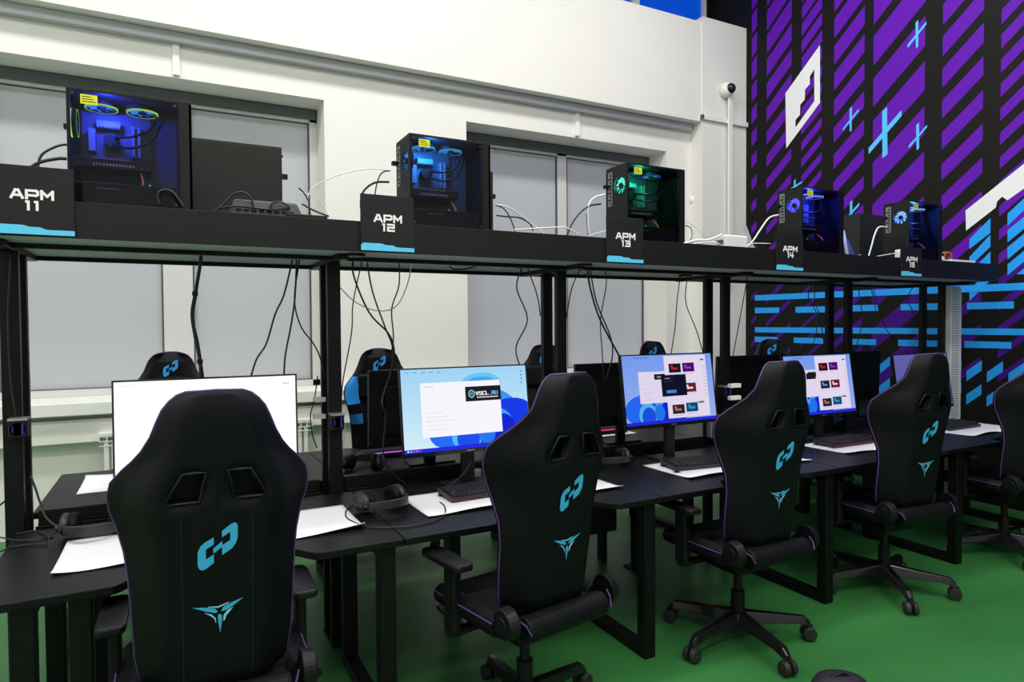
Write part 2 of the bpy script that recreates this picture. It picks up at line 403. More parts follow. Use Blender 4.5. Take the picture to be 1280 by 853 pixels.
# ------------------------------------------------------------------ desks
DX = [-.55, .76, 2.0, 3.25, 4.5, 5.72]
YF, YR = 2.345, 3.145        # front desks
YF2, YR2 = 3.44, 4.28       # rear desks
RANK = ['first', 'second', 'third', 'fourth', 'fifth']
def desk(x0, x1, yf, yr, flip, left_leg, label, group):
    t = thing('desk', label, 'desk', ((x0+x1)/2, (yf+yr)/2, 0), PI if flip else 0, group)
    L = x1-x0; D = yr-yf; hx, hy = L/2-.0015, D/2
    pts = [(-hx, hy), (-hx, -hy)]
    c0, c1, dep = -hx+.42, -hx+.95, .10
    for k in range(9): u = k/8; pts.append((c0-.05+.10*u, -hy+dep*(u*u*(3-2*u))))
    for k in range(9): u = k/8; pts.append((c1-.05+.10*u, -hy+dep*(1-u*u*(3-2*u))))
    pts += [(hx, -hy), (hx, hy)]
    MB().prism(pts[::-1], .722, .75).build('tabletop', LAM, t, bevel=.004)
    sides = [hx-.06] + ([-hx+.14] if left_leg else [])+([-hx+.285] if left_leg and not flip else [])
    for sx_ in sides:
        m = MB(); m.box(sx_-.032, sx_+.032, -hy+.015, -hy+.075, 0, .72); m.build('leg', METAL, t, bevel=.006)
        m = MB(); m.box(sx_-.032, sx_+.032, hy-.20, hy-.14, 0, .72); m.build('leg', METAL, t, bevel=.006)
        m = MB(); m.box(sx_-.032, sx_+.032, -hy+.075, hy-.20, .006, .05); m.cyl((sx_-.036, -hy+.11, .03), (sx_+.036, -hy+.11, .03), .008); m.build('foot_bar', METAL, t, bevel=.004)
        m = MB(); m.box(sx_-.032, sx_+.032, -hy+.075, hy-.20, .68, .72); m.build('top_bar', METAL, t, bevel=.004)
    m = MB(); m.box(-hx+.02, sides[0]-.045, hy-.19, hy-.15, .64, .70); m.build('crossbar', METAL, t, bevel=.003)
    return t
for k in range(5):
    desk(DX[k], DX[k+1], YF, YR, False, k == 0, ['black desk nearest the left edge of the photo, in the front row', 'black front-row desk under the monitor showing a domain name banner', 'black front-row desk in the middle, with a white mat and a black tag on it',
        'black front-row desk below the fourth sign from the left', 'black front-row desk nearest the mural wall'][k], 'front row of desks')
    desk(DX[k], DX[k+1], YF2, YR2, True, k == 4, ['black rear-row desk at the left, with a white mat near the window', 'black rear-row desk behind the second front desk', 'black rear-row desk behind the third front desk',
        'black rear-row desk behind the fourth front desk', 'black rear-row desk by the mural wall'][k], 'rear row of desks')

# ------------------------------------------------------------------ shelf racks
ZB, ZTP, SF, SR = 1.872, 2.003, 2.82, 3.70
UNDER = mat('light_grey_board_underside', (.50, .51, .52), .7)
def rack(k, x0, x1, first, last, label):
    t = thing('shelf_rack', label, 'shelf', ((x0+x1)/2, 3.26, 0), 0, 'shelf racks over the desks')
    hx = (x1-x0)/2
    MB().box(-hx, hx, SF-3.26+.02, SR-3.26-.02, 1.975, 2.0).build('shelf_board', SHELFM, t)
    MB().box(-hx, hx, SF-3.26, SF-3.24, ZB, ZTP).build('front_fascia', SHELFM, t, bevel=.0015)
    MB().box(-hx, hx, SR-3.28, SR-3.26, ZB, ZTP).build('rear_fascia', SHELFM, t, bevel=.0015)
    MB().box(-hx+.001, hx-.001, SF-3.24, SR-3.28, ZB+.004, ZB+.016).build('underside_panel', UNDER, t)
    for y_ in (-.17, .36): MB().box(-hx, hx, y_, y_+.025, ZB-.016, ZB+.004).build('rail', METAL, t)
    if last: MB().box(hx-.001, hx+.02, SF-3.26, SR-3.26, ZB, ZTP).build('end_panel', SHELFM, t)
    xs = ([-hx+.033] if first else [])+[hx-.033]
    for x_ in xs:
        for y_ in (-.085, .07):
            MB().box(x_-.031, x_+.031, y_-.018, y_+.018, 0, ZB-.02).build('post', METAL, t, bevel=.003)
        m = MB(); m.box(x_-.025, x_+.025, -.30, .36, ZB-.022, ZB+.003); m.build('bracket', METAL, t, bevel=.002)
        MB().box(x_-.033, x_+.033, -.108, .10, 0, .012).build('base_plate', METAL, t, bevel=.002)
    return t
PXN = [(12, 24), (407, 426), (694, 708), (901, 913), (1054, 1068), (1173, 1184)]
RX = [(at(a, 350, Y=3.17).x+at(b, 350, Y=3.17).x)/2 for a, b in PXN]
RX[0] = -.56
for k in range(5):
    rack(k, RX[k]+(.033 if k else -.033), RX[k+1]+.033, k == 0, k == 4, ['leftmost black overhead shelf rack section, with a lone end post', 'black overhead shelf rack section above the VSCL.RU monitor', 'middle black overhead shelf rack section, above the third lit monitor', 'black overhead shelf rack section where the white pilaster meets the mural', 'black overhead shelf rack section at the right end, beside the white perforated column'][k])
t = thing('shelf_extension', 'black shelf end overhanging towards the mural wall', 'shelf', (RX[5]+.055, 3.26, 0))
m = MB(); m.box(0, .06, SF-3.26, SR-3.26, ZB, ZTP); m.build('board', SHELFM, t, bevel=.002)
# perforated white column behind the last monitor
t = thing('perforated_column', 'white perforated metal column at the end of the shelf', 'column', (5.80, 3.14, 0))
m = MB(); m.box(-.10, .045, -.03, .05, 0, ZB-.03); m.build('column_body', mat('white_metal', (.62, .63, .66), .45), t, bevel=.004)
m = MB()
for i in range(90):
    for j in range(5):
        z = .05+i*.02; x = -.092+j*.021
        m.box(x, x+.011, -.0312, -.0302, z, z+.009)
m.build('perforation', DARKBOX, t)

# ------------------------------------------------------------------ signs
def sign(k, x0, z1):
    z0 = ZB+.003; wd = .245 if k == 0 else .24
    t = thing('hanging_sign', ['black APM 11 sign cut off by the left edge of the photo', 'black APM 12 sign above the VSCL.RU monitor', 'black APM 13 sign under the green lit computer', 'black APM 14 sign under the deep blue lit computer', 'smallest looking black sign, APM 15, last on the shelf'][k], 'sign', (x0+wd/2, SF-.008, z0), 0, 'numbered seat signs')
    h = z1-z0
    MB().box(-wd/2, wd/2, -.004, .004, 0, h).build('board', SIGNB, t, bevel=.001)
    m = MB(); f = lambda x, z: Vector((x, -.0052, z))
    m.poly([[(-wd/2, .002), (wd/2, .002), (wd/2, .020), (.04, .020), (.02, .028), (-.01, .028), (-.03, .034), (-wd/2+.01, .034), (-wd/2, .026)]], f)
    m.build('stripe', SIGNBL, t)
    m = MB()
    for qi, q in enumerate(text_quads('APM', 0, h*.53, .032, .0265, .0084, .0115)+text_quads(str(11+k), 0, h*.53-.039, .027, .0265, .0084, .0115)):
        m.faces([(p.x, -.0056-.00012*qi, p.y) for p in q], [(0, 1, 2, 3)])
    m.build('lettering', TXT, t)
for k, (x0, z1) in enumerate(((-.548, 2.115), (.729, 2.121), (2.021, 2.115), (3.284, 2.102), (4.528, 2.076))): sign(k, x0, z1)

# ------------------------------------------------------------------ gaming chairs
PROF = [(.535, .190), (.58, .200), (.63, .207), (.70, .210), (.78, .213), (.86, .218), (.93, .228), (1.0, .246), (1.045, .261), (1.085, .265), (1.125, .256), (1.165, .224),
        (1.19, .200), (1.22, .177), (1.26, .155), (1.30, .140), (1.33, .127), (1.352, .110), (1.367, .092), (1.375, .070)]
def yb(z): return -.205-.125*(z-.5)/.87
def wing(z):
    if z < .80: return .085
    if z < 1.02: u = (z-.80)/.22; return .085+.07*u*u*(3-2*u)
    if z < 1.10: return .155
    u = min(1, (z-1.10)/.17); return .155-.110*u*u*(3-2*u)
TS = [-1, -.97, -.9, -.8, -.68, -.56, -.46, -.36, -.26, -.155, 0, .155, .26, .36, .46, .56, .68, .8, .9, .97, 1]
def back_pt(t_, i, front):
    z, hw = PROF[i]; a = abs(t_)
    if a <= .46 and i in (10, 11): hw *= (.90 if i == 10 else .80)
    if a <= .46 and i == 9: hw *= 1.04
    a = abs(t_); u = max(0, (a-.5)/.5); s = u*u*(3-2*u)
    y = yb(z)+wing(z)*s+.02*(1-math.sqrt(max(0, 1-a**6)))
    top = max(0, (z-1.30)/.08)
    y += .018*top*top
    if front:
        th = (.075 if z < .95 else .06)*(1-.75*a**5)*(1-.75*top**2)
        if z < .62: th *= .75
        if z > 1.30: a = abs(t_)*.9
        th += .035*math.exp(-((a-.62)/.16)**2)*(1 if z < 1.15 else .3)
        y += max(.012, th)
    return Vector((hw*t_, y, z+(.006*(1-t_*t_) if i == len(PROF)-1 else 0)))
def make_chair():
    t = thing('gaming_chair', '', 'chair')
    m = MB(); n = len(TS); g = {}
    for side in (0, 1):
        for i in range(len(PROF)):
            for j, t_ in enumerate(TS): g[side, i, j] = m.bm.verts.new(back_pt(t_, i, side))
    hole = lambda i, j: i in (9, 10) and (j in (6, 7, 8) or j in (11, 12, 13))
    for i in range(len(PROF)-1):
        for j in range(n-1):
            if hole(i, j): continue
            m.bm.faces.new([g[0, i, j], g[0, i, j+1], g[0, i+1, j+1], g[0, i+1, j]])
            m.bm.faces.new([g[1, i, j], g[1, i+1, j], g[1, i+1, j+1], g[1, i, j+1]])
    def wall(a, b): m.bm.faces.new([g[0, a[0], a[1]], g[0, b[0], b[1]], g[1, b[0], b[1]], g[1, a[0], a[1]]])
    for i in range(len(PROF)-1): wall((i, 0), (i+1, 0)); wall((i+1, n-1), (i, n-1))
    for j in range(n-1): wall((0, j+1), (0, j)); wall((len(PROF)-1, j), (len(PROF)-1, j+1))
    for (ja, jb) in ((6, 9), (11, 14)):
        for i in (9, 10): wall((i+1, ja), (i, ja)); wall((i, jb), (i+1, jb))
        for j in range(ja, jb): wall((9, j), (9, j+1)); wall((11, j+1), (11, j))
    m.build('backrest', LEATH, t, smooth=True)
    for (ja, jb) in ((6, 9), (11, 14)):
        L = [back_pt(TS[j], 9, 0) for j in range(ja, jb+1)]+[back_pt(TS[jb], 10, 0)]+[back_pt(TS[j], 11, 0) for j in range(jb, ja-1, -1)]+[back_pt(TS[ja], 10, 0)]
        MB().tube(L, .0045, 6, closed=True).build('belt_slot_trim', PLAST, t, smooth=True)
    L = [back_pt(-1, i, 0)+Vector((-.001, .004, 0)) for i in range(len(PROF))]+[back_pt(u, len(PROF)-1, 0)+Vector((0, .004, .002)) for u in (-.5, 0, .5)]+[back_pt(1, i, 0)+Vector((.001, .004, 0)) for i in range(len(PROF)-1, -1, -1)]
    MB().tube(L, .0032, 6).build('piping', PURPL, t, smooth=True)
    for sx_ in (-1, 1):     # stitched seams on the rear panel
        MB().tube([Vector((sx_*.088, yb(z)-.0005, z)) for z in (.56, .7, .85, 1.0, 1.05)], .0018, 4).build('seam', GLOSSP, t)
    # emblems on the rear panel
    k1 = lambda x, y: ((x-208)/5.02/510, -((y-221)+.12*(x-208))/5.02/457)
    def on_back(off_z, pts, m_, mi, d=.003):
        P = [k1(*p) for p in pts]
        m_.poly([P], lambda x, z: Vector((x, yb(off_z+z)-d, off_z+z)), mi)
    m = MB(); zc = .955
    for q in ([(182,162),(125,195),(98,220),(82,255),(80,290),(80,345),(90,368),(108,376),(130,368),(182,328),(182,272),(132,305),(132,240),(182,208)],
              [(234,122),(290,78),(312,67),(328,70),(336,88),(335,165),(324,200),(300,235),(234,280),(234,215),(287,180),(287,128),(234,163)],
              [(179,268),(179,235),(236,187),(236,224)]): on_back(zc, q, m, 0)
    m.build('link_emblem', CYAN, t)
    m = MB(); zc = .955-(-0)
    for q in ([(40,618),(120,622),(185,632),(204,655),(190,664),(130,650)], [(372,568),(300,595),(240,622),(224,655),(265,645),(315,612)],
              [(215,668),(231,682),(229,725),(218,800),(206,725),(203,682)]): on_back(zc, q, m, 0)
    for q in ([(138,618),(205,619),(278,592),(270,603),(208,629),(150,624)], [(115,657),(165,672),(191,700),(191,735),(181,703),(158,682)],
              [(305,628),(262,652),(240,682),(238,722),(249,715),(257,686),(280,660)]): on_back(zc, q, m, 1)
    m.build('star_emblem', [CYAN, CYAN2], t)
    # front: blue bolsters and headrest emblem
    for sx_ in (-1, 1):
        for (i0, i1) in ((5, 6), (7, 12)):
            m = MB(); vs = []
            for i in range(i0, i1+1):
                for u in (.60, .72, .86, .985): p_ = back_pt(sx_*u, i, 1)+Vector((0, .0035, 0)); vs.append(p_)
            fs = []
            for i in range(i1-i0):
                for j in range(3): fs.append((i*4+j, i*4+j+1, (i+1)*4+j+1, (i+1)*4+j))
            m.faces(vs, fs); m.build('side_bolster', BLUEL, t, smooth=True)
    m = MB()
    for q in ([(182,162),(125,195),(98,220),(82,255),(80,290),(80,345),(90,368),(108,376),(130,368),(182,328),(182,272),(132,305),(132,240),(182,208)],
              [(234,122),(290,78),(312,67),(328,70),(336,88),(335,165),(324,200),(300,235),(234,280),(234,215),(287,180),(287,128),(234,163)],
              [(179,268),(179,235),(236,187),(236,224)]):
        P = [k1(*p) for p in q]
        m.poly([P], lambda x, z: Vector((-x*.9, yb(1.27)+.075, 1.275+z*.9)), 0)
    m.build('headrest_emblem', BLUEL, t)
    m = MB(); m.box(-.11, .11, yb(1.27)+.02, yb(1.27)+.068, 1.215, 1.335); m.build('headrest_pillow', LEATH, t, bevel=.018, seg=3)
    m = MB(); m.box(-.165, .165, yb(1.1)+.052, yb(1.1)+.115, 1.03, 1.205); m.build('neck_pillow', LEATH, t, bevel=.022, seg=3)
    # seat
    m = MB(); m.box(-.205, .205, -.17, .27, .435, .515); m.build('seat', LEATH, t, bevel=.03, seg=3)
    for sx_ in (-1, 1):
        m = MB(); m.cyl((sx_*.225, -.15, .495), (sx_*.225, .25, .490), .042, .038, 16); m.build('seat_bolster', LEATH, t, smooth=False, bevel=.01)
        MB().tube([(sx_*.262, -.15, .515), (sx_*.267, .05, .515), (sx_*.258, .25, .505)], .003, 5).build('seat_piping', PURPL, t)
    m = MB(); m.cyl((-.19, -.232, .500), (.19, -.232, .500), .046, n=20); m.build('rear_roll', LEATH, t, bevel=.012)
    MB().tube([(-.19, -.280, .50), (-.20, -.265, .53), (-.212, -.235, .545)], .003, 5).build('roll_piping', PURPL, t)
    MB().tube([(.19, -.280, .50), (.20, -.265, .53), (.212, -.235, .545)], .003, 5).build('roll_piping', PURPL, t)
    for sx_ in (-1, 1):
        m = MB(); m.cyl((sx_*.222, -.205, .53), (sx_*.262, -.205, .53), .058, .050, 24); m.cyl((sx_*.262, -.205, .53), (sx_*.268, -.205, .53), .028, .028, 16)
        m.build('hinge_cover', PLAST, t, bevel=.004)
        a = MB(); a.box(sx_*.27-.018, sx_*.27+.018, sx_*0+.06, .13, .40, .655); a.box(min(sx_*.1, sx_*.288), max(sx_*.1, sx_*.288), .07, .12, .385, .41)
        ao = a.build('armrest', PLAST, t, bevel=.01)
        m = MB(); m.prism([(sx_*.275+dx*.9, dy+.13) for dx, dy in ((-.045, -.12), (-.035, -.14), (.035, -.14), (.045, -.12), (.05, .08), (.04, .12), (.02, .13), (-.03, .13), (-.045, .11))], .655, .682)
        m.build('arm_pad', PLAST, ao, bevel=.008)
    m = MB(); m.box(-.11, .11, -.10, .13, .365, .436); m.build('tilt_mechanism', METAL, t, bevel=.008)
    m = MB(); m.tube([(.10, .02, .385), (.2, .03, .38), (.29, .05, .375)], .006, 8); m.box(.28, .33, .035, .065, .368, .382); m.build('height_lever', METAL, t)
    m = MB(); m.cyl((0, 0, .10), (0, 0, .25), .032); m.cyl((0, 0, .25), (0, 0, .37), .020); m.build('gas_lift', PLAST, t)
    m = MB(); m.cyl((0, 0, .085), (0, 0, .145), .058, .045, 24); m.build('base_hub', GLOSSP, t, bevel=.005)
    for k in range(5):
        m = MB(); vs = []
        for (x, z, w2, h2) in ((.03, .120, .046, .030), (.18, .112, .038, .022), (.28, .106, .032, .018), (.325, .098, .030, .020), (.352, .078, .022, .016)):
            vs += [(x, -w2/1.3, z-h2), (x, w2/1.3, z-h2), (x, w2/2.2, z+h2), (x, -w2/2.2, z+h2)]
        fs = [(0, 1, 2, 3), (16, 19, 18, 17)]
        for i in range(4):
            for j in range(4): fs.append((i*4+j, i*4+(j+1) % 4, (i+1)*4+(j+1) % 4, (i+1)*4+j))
        m.faces(vs, fs); lg = m.build('base_leg', GLOSSP, t, bevel=.004, rot=(0, 0, R(72*k)))
        m = MB()
        for s_ in (-1, 1): m.cyl((.345, s_*.008, .035), (.345, s_*.032, .035), .035, .031, 24)
        m.cyl((.345, -.036, .035), (.345, .036, .035), .007); m.cyl((.345, 0, .035), (.345, 0, .075), .009)
        cs = m.build('caster', RUB, lg, bevel=.003)
        MB().box(.327, .366, -.0075, .0075, .030, .076).build('caster_hood', PLAST, lg, bevel=.004)
    return t
proto = make_chair()
CH = [(.10, 2.20, 0, 20, 'black gaming chair in the foreground, in front of the all-white monitor', 'front'),
      (1.195, 2.21, 10, 16, 'black gaming chair with rear emblems, turned slightly, second from the left', 'front'),
      (2.43, 2.30, 0, 188.5, 'black gaming chair in the middle of the front row, blue emblems seen at an angle', 'front'),
      (3.65, 2.35, -6, 234, 'black gaming chair fourth from the left in the front row', 'front'),
      (4.90, 2.33, -8, 300, 'black gaming chair cut off by the right edge of the photo', 'front'),
      (-.03, 4.66, 176, 30, 'black gaming chair by the window behind the all-white monitor, only its top showing', 'rear'),
      (1.30, 4.42, 172, 40, 'gaming chair with bright blue side bolsters facing the camera, by the middle post', 'rear'),
      (2.60, 4.62, 128, 20, 'black gaming chair by the window, behind the pair of posts', 'rear'),
      (4.10, 4.72, 178, 10, 'black gaming chair by the window, its top just above the third monitor', 'rear'),
      (5.42, 4.58, 150, 50, 'black gaming chair in the far corner in front of the mural', 'rear')]
for i, (x, y, rz, br, lab, g_) in enumerate(CH):
    c = proto if i == 0 else copy_tree(proto)
    c.location = (x, y, 0); c.rotation_euler = (0, 0, R(rz)); c['label'] = lab
    c['group'] = 'gaming chairs in the %s row' % g_
    kk = 0
    for ch in c.children:
        if ch.name.startswith('base_leg'): ch.rotation_euler = (0, 0, R(br-rz+72*kk)); kk += 1

# ------------------------------------------------------------------ monitors
MW, MH = .70, .43
def monitor(x, y, label, group, back=False, tilt=6, zb=.945, content=None, power=1.0):
    t = thing('monitor', label, 'monitor', (x, y, .75), PI if back else 0, group)
    T = Matrix.Translation((0, 0, zb-.75)) @ Matrix.Rotation(R(-tilt), 4, 'X')
    m = MB(); m.box(-MW/2, MW/2, 0, .022, 0, MH, 0, T); m.box(-MW/2+.09, MW/2-.09, .022, .05, .07, MH-.09, 0, T)
    m.build('housing', PLAST, t, bevel=.004)
    m = MB(); m.box(-MW/2, MW/2, -.003, 0, 0, .020, 0, T); m.box(-.02, .02, -.0042, -.003, .008, .012, 1, T)
    for a in ((-MW/2, -MW/2+.007, .020, MH), (MW/2-.007, MW/2, .020, MH), (-MW/2, MW/2, MH-.007, MH)): m.box(a[0], a[1], -.003, 0, a[2], a[3], 0, T)
    m.build('bezel', [GLOSSP, STEEL], t)
    if content:
        m = MB(); mats = []; W_, H_ = MW-.014, MH-.027
        for li, (shape, col, s) in enumerate(content):
            mm = emat(col, s*power)
            if mm not in mats: mats.append(mm)
            mi = mats.index(mm); y_ = -.0004-.00006*li
            P = [(-W_/2+W_*a, .020+H_*b) for a, b in shape]
            m.poly([P], lambda a, b: T @ Vector((a, y_, b)), mi)
        m.build('screen', mats, t)
    m = MB(); T0 = zb-.75
    m.box(-.035, .035, .030, .055, .012, T0+.16); m.build('stand_neck', PLAST, t, bevel=.004)
    m = MB(); m.prism([(-.12, -.05), (.12, -.05), (.14, .10), (-.14, .10)], 0, .012); m.build('stand_base', PLAST, t, bevel=.003)
    return t
rc = lambda x0, y0, x1, y1: [(x0, y0), (x1, y0), (x1, y1), (x0, y1)]
def ell(cx, cy, rx_, ry, a0=0, a1=360, n=28): return [(cx+rx_*math.cos(R(a0+(a1-a0)*i/n)), cy+ry*math.sin(R(a0+(a1-a0)*i/n))) for i in range(n if a1-a0 == 360 else n+1)]
def clampb(P): return [(min(.999, max(.001, a)), min(.999, max(.001, b))) for a, b in P]
def qn(txt, x, z, w_, h, th, gap): return [[(p.x, p.y) for p in q] for q in text_quads(txt, x, z, w_, h, th, gap)]
def wallpaper(top, bot):
    L = []
    for i in range(12):
        u = i/11; L.append((rc(0, i/12, 1, (i+1)/12+.0005), tuple(int(bot[c]+(top[c]-bot[c])*u) for c in range(3)), 1))
    return L
def bloom(cx, cy, s):
    L = [(ell(cx, cy+.10*s, .30*s, .40*s), (60, 150, 245), 1), (ell(cx-.22*s, cy, .24*s, .28*s), (40, 110, 250), 1),
         (ell(cx+.22*s, cy+.05*s, .24*s, .30*s), (25, 60, 235), 1), (ell(cx-.10*s, cy-.02*s, .16*s, .28*s), (20, 70, 235), 1),
         (ell(cx+.08*s, cy-.02*s, .15*s, .26*s), (70, 160, 250), 1), (ell(cx+.13*s, cy-.06*s, .12*s, .22*s), (20, 40, 215), 1),
         (ell(cx-.16*s, cy-.08*s, .12*s, .22*s), (90, 185, 250), 1), (ell(cx-.15*s, cy-.12*s, .09*s, .18*s), (30, 80, 240), 1),
         (ell(cx, cy-.06*s, .07*s, .15*s), (40, 120, 245), 1)]
    return [(clampb([(a, max(b, .04)) for a, b in P]), c, k) for P, c, k in L]
task = [(rc(0, 0, 1, .045), (35, 45, 225), 1)]
c1 = [(rc(0, 0, 1, 1), (252, 252, 255), 1.05), (rc(.92, .915, .965, .925), (130, 190, 215), 1), (rc(.02, .955, .12, .962), (215, 230, 240), 1), (rc(0, 0, 1, .012), (180, 200, 230), 1)]
c2 = wallpaper((165, 215, 250), (215, 240, 250))+bloom(.64, .24, 1.0)+[(ell(.62, .80, .16, .13, 0, 180), (110, 200, 245), 1), (ell(.62, .80, .12, .08, 0, 180), (70, 170, 235), 1)]
c2 += task+[(rc(.14, .17, .77, .83), (250, 248, 255), 1), (rc(.485, .575, .775, .76), (28, 30, 42), 1)]
c2 += [(ell(.535, .668, .026, .05), (150, 205, 225), 1), (ell(.535, .668, .018, .036), (28, 30, 42), 1), (ell(.535, .668, .009, .018), (150, 205, 225), 1), (ell(.535, .668, .005, .010), (28, 30, 42), 1)]
c2 += [(q, (235, 235, 245), 1) for q in qn('VSCL', .620, .65, .018, .040, .009, .009)]+[(q, (110, 190, 225), 1) for q in qn('.RU', .715, .65, .018, .040, .008, .007)]
c2 += [(rc(.575, .612, .75, .628), (215, 190, 200), 1)]
c2 += [(rc(.17, .46-.05*i, .30+.05*(i % 3), .467-.05*i), (225, 222, 235), 1) for i in range(5)]+[(rc(.17, .78, .24, .787), (180, 180, 200), 1)]
c2 += [(rc(.02+.022*i, .015, .032+.022*i, .032), ((240, 240, 250), (120, 220, 250), (250, 90, 60), (250, 130, 60), (230, 60, 120))[i], 1) for i in range(5)]
c2 += [(rc(.03+.06*i, .955, .06+.06*i, .965), (110, 150, 190), 1) for i in range(5)]+[(ell(.955, .93-.05*i, .008, .012), (110, 150, 200), 1) for i in range(4)]
def cweb(popup):
    L = wallpaper((125, 165, 250), (165, 185, 250))+bloom(.36, .20, .80)+task
    L += [(rc(.16, .30, .50, .76), (236, 226, 250), 1), (rc(.33, .64, .46, .72), (25, 28, 42), 1), (rc(.36, .665, .44, .69), (140, 150, 170), 1)]
    L += [(rc(.45, .06, .93, .985), (240, 228, 250), 1)]
    if not popup: L += [(rc(.30, .60, .44, .70), (25, 28, 42), 1)]
    for (x0, y0, ca, cb) in ((.50, .73, (30, 20, 32), (200, 30, 60)), (.655, .735, (70, 15, 120), (150, 60, 190)), (.50, .425, (22, 35, 70), (120, 150, 190)), (.655, .43, (110, 30, 50), (235, 225, 235)),
                             (.50, .12, (35, 40, 52), (200, 110, 100)), (.655, .135, (15, 80, 125), (60, 160, 200))):
        L += [(rc(x0, y0, x0+.135, y0+.135), ca, 1), (rc(x0+.03, y0+.045, x0+.10, y0+.075), cb, 1), (ell(x0+.035, y0+.09, .014, .022), cb, 1)]
        L += [(rc(x0, y0-.028, x0+.12, y0-.020), (205, 190, 215), 1)]
    L += [(rc(.885, .80-.052*i, .915, .806-.052*i), (150, 140, 185), 1) for i in range(9)]+[(rc(.865, .90, .905, .92), (70, 70, 120), 1), (rc(.80, .255, .865, .28), (90, 85, 130), 1)]
    if popup:
        L += [(rc(.40, .385, .68, .70), (20, 20, 42), 1), (rc(.45, .43, .56, .475), (70, 140, 220), 1), (rc(.44, .64, .50, .655), (150, 130, 160), 1), (rc(.43, .60, .54, .606), (70, 70, 105), 1)]
    L += [(rc(.19, .50-.05*i, .28+.03*(i % 2), .506-.05*i), (205, 195, 225), 1) for i in range(4)]+[(rc(.13+.03*i, .955, .145+.03*i, .97), (60, 90, 150), 1) for i in range(5)]
    return L
mons = [(.135, 'large monitor with an all-white screen behind the nearest chair', c1), (1.315, 'monitor with a blue wallpaper and a window with a VSCL.RU banner', c2),
        (2.63, 'monitor with a dark pop-up over web page thumbnails, third from the left', cweb(True)), (3.965, 'monitor with web page thumbnails, partly hidden by the middle chair', cweb(False)), (5.16, 'monitor with a lavender screen nearest the mural wall', wallpaper((120, 125, 215), (130, 120, 210))+[(rc(.25, .55, .45, .72), (215, 195, 240), 1)]+bloom(.5, .2, .7))]
for i, (x, lab, c_) in enumerate(mons):
    monitor(x, 2.985, lab, 'front row monitors', tilt=[2, 8, 8, 8, 8][i], zb=[.91, .915, .945, .905, .88][i], content=c_, power=[1.0, .95, .85, .85, .55][i])
for i, x in enumerate((.13, 1.315, 2.68, 3.93, 5.15)):
    monitor(x, 3.62, ['black monitor seen from behind, just above the all-white monitor', 'black monitor seen from behind, left of the VSCL.RU monitor', 'black monitor seen from behind, left of the third lit monitor',
        'black monitor seen from behind, between the third and fourth lit monitors', 'black monitor seen from behind, between the fourth and fifth lit monitors'][i], 'rear row monitors seen from behind', back=True, tilt=2, zb=[.865, .87, .86, .875, .875][i])

# ------------------------------------------------------------------ mats, keyboards, mice, headsets
def mousemat(x0, x1, y0, y1, rz, label, group, curl=.012, ph=0):
    w2, d2 = (x1-x0)/2, (y1-y0)/2
    m = MB(); nx, ny = 40, 14; vs = []
    for k in (0, 1):
        for j in range(ny+1):
            for i in range(nx+1):
                u, v = i/nx*2-1, j/ny*2-1
                z = .0012+.0022*k+curl*max(0, (-v-.72)/.28)**1.6*(0.55+.45*math.cos(u*5+ph))+curl*.25*max(0, (abs(u)-.8)/.2)**2*max(0, -v)
                cu = 1
                vs.append((u*w2*cu, v*d2, z))
    N = (nx+1)*(ny+1); fs = []
    q = lambda i, j, k: k*N+j*(nx+1)+i
    for j in range(ny):
        for i in range(nx):
            fs.append((q(i, j, 1), q(i+1, j, 1), q(i+1, j+1, 1), q(i, j+1, 1))); fs.append((q(i, j, 0), q(i, j+1, 0), q(i+1, j+1, 0), q(i+1, j, 0)))
    for i in range(nx): fs.append((q(i, 0, 0), q(i+1, 0, 0), q(i+1, 0, 1), q(i, 0, 1))); fs.append((q(i+1, ny, 0), q(i, ny, 0), q(i, ny, 1), q(i+1, ny, 1)))
    for j in range(ny): fs.append((q(0, j+1, 0), q(0, j, 0), q(0, j, 1), q(0, j+1, 1))); fs.append((q(nx, j, 0), q(nx, j+1, 0), q(nx, j+1, 1), q(nx, j, 1)))
    m.faces(vs, fs)
    o = m.build('mouse_mat', PAD, loc=((x0+x1)/2, (y0+y1)/2, .75), rot=(0, 0, R(rz)), smooth=True)
    return tag(o, label, 'mouse mat', group)
mousemat(-.36, .66, 2.53, 2.915, 0, 'white curled mouse mat under the headset in front of the all-white monitor', 'white mats on the front desks', .02, 1.0)
mousemat(.93, 1.93, 2.55, 2.915, 0, 'white mouse mat in front of the VSCL.RU monitor', 'white mats on the front desks', .014, 2.2)
p = mousemat(2.34, 3.26, 2.53, 2.915, 0, 'white mouse mat with a small black tag, in front of the third monitor', 'white mats on the front desks', .016, 3.2)
MB().box(-.43, -.395, -.05, -.015, .0036, .0046).build('brand_tag', PLAST, p)
mousemat(3.62, 4.46, 2.55, 2.915, 0, 'white mouse mat in front of the fourth monitor', 'white mats on the front desks', .012, 4.0)
mousemat(4.92, 5.62, 2.54, 2.915, 0, 'white mouse mat nearest the mural wall', 'white mats on the front desks', .016, 2.0)
mousemat(-.42, .50, 3.72, 4.10, 180, 'white mouse mat on the left rear desk beside the radiator', 'white mats on the rear desks', .012, 1)
mousemat(2.30, 3.0, 3.80, 4.16, 180, 'white mouse mat on the middle rear desk', 'white mats on the rear desks', .01, 1)
mousemat(4.70, 5.40, 3.80, 4.16, 180, 'white mouse mat on the rear desk by the mural', 'white mats on the rear desks', .01, 1)
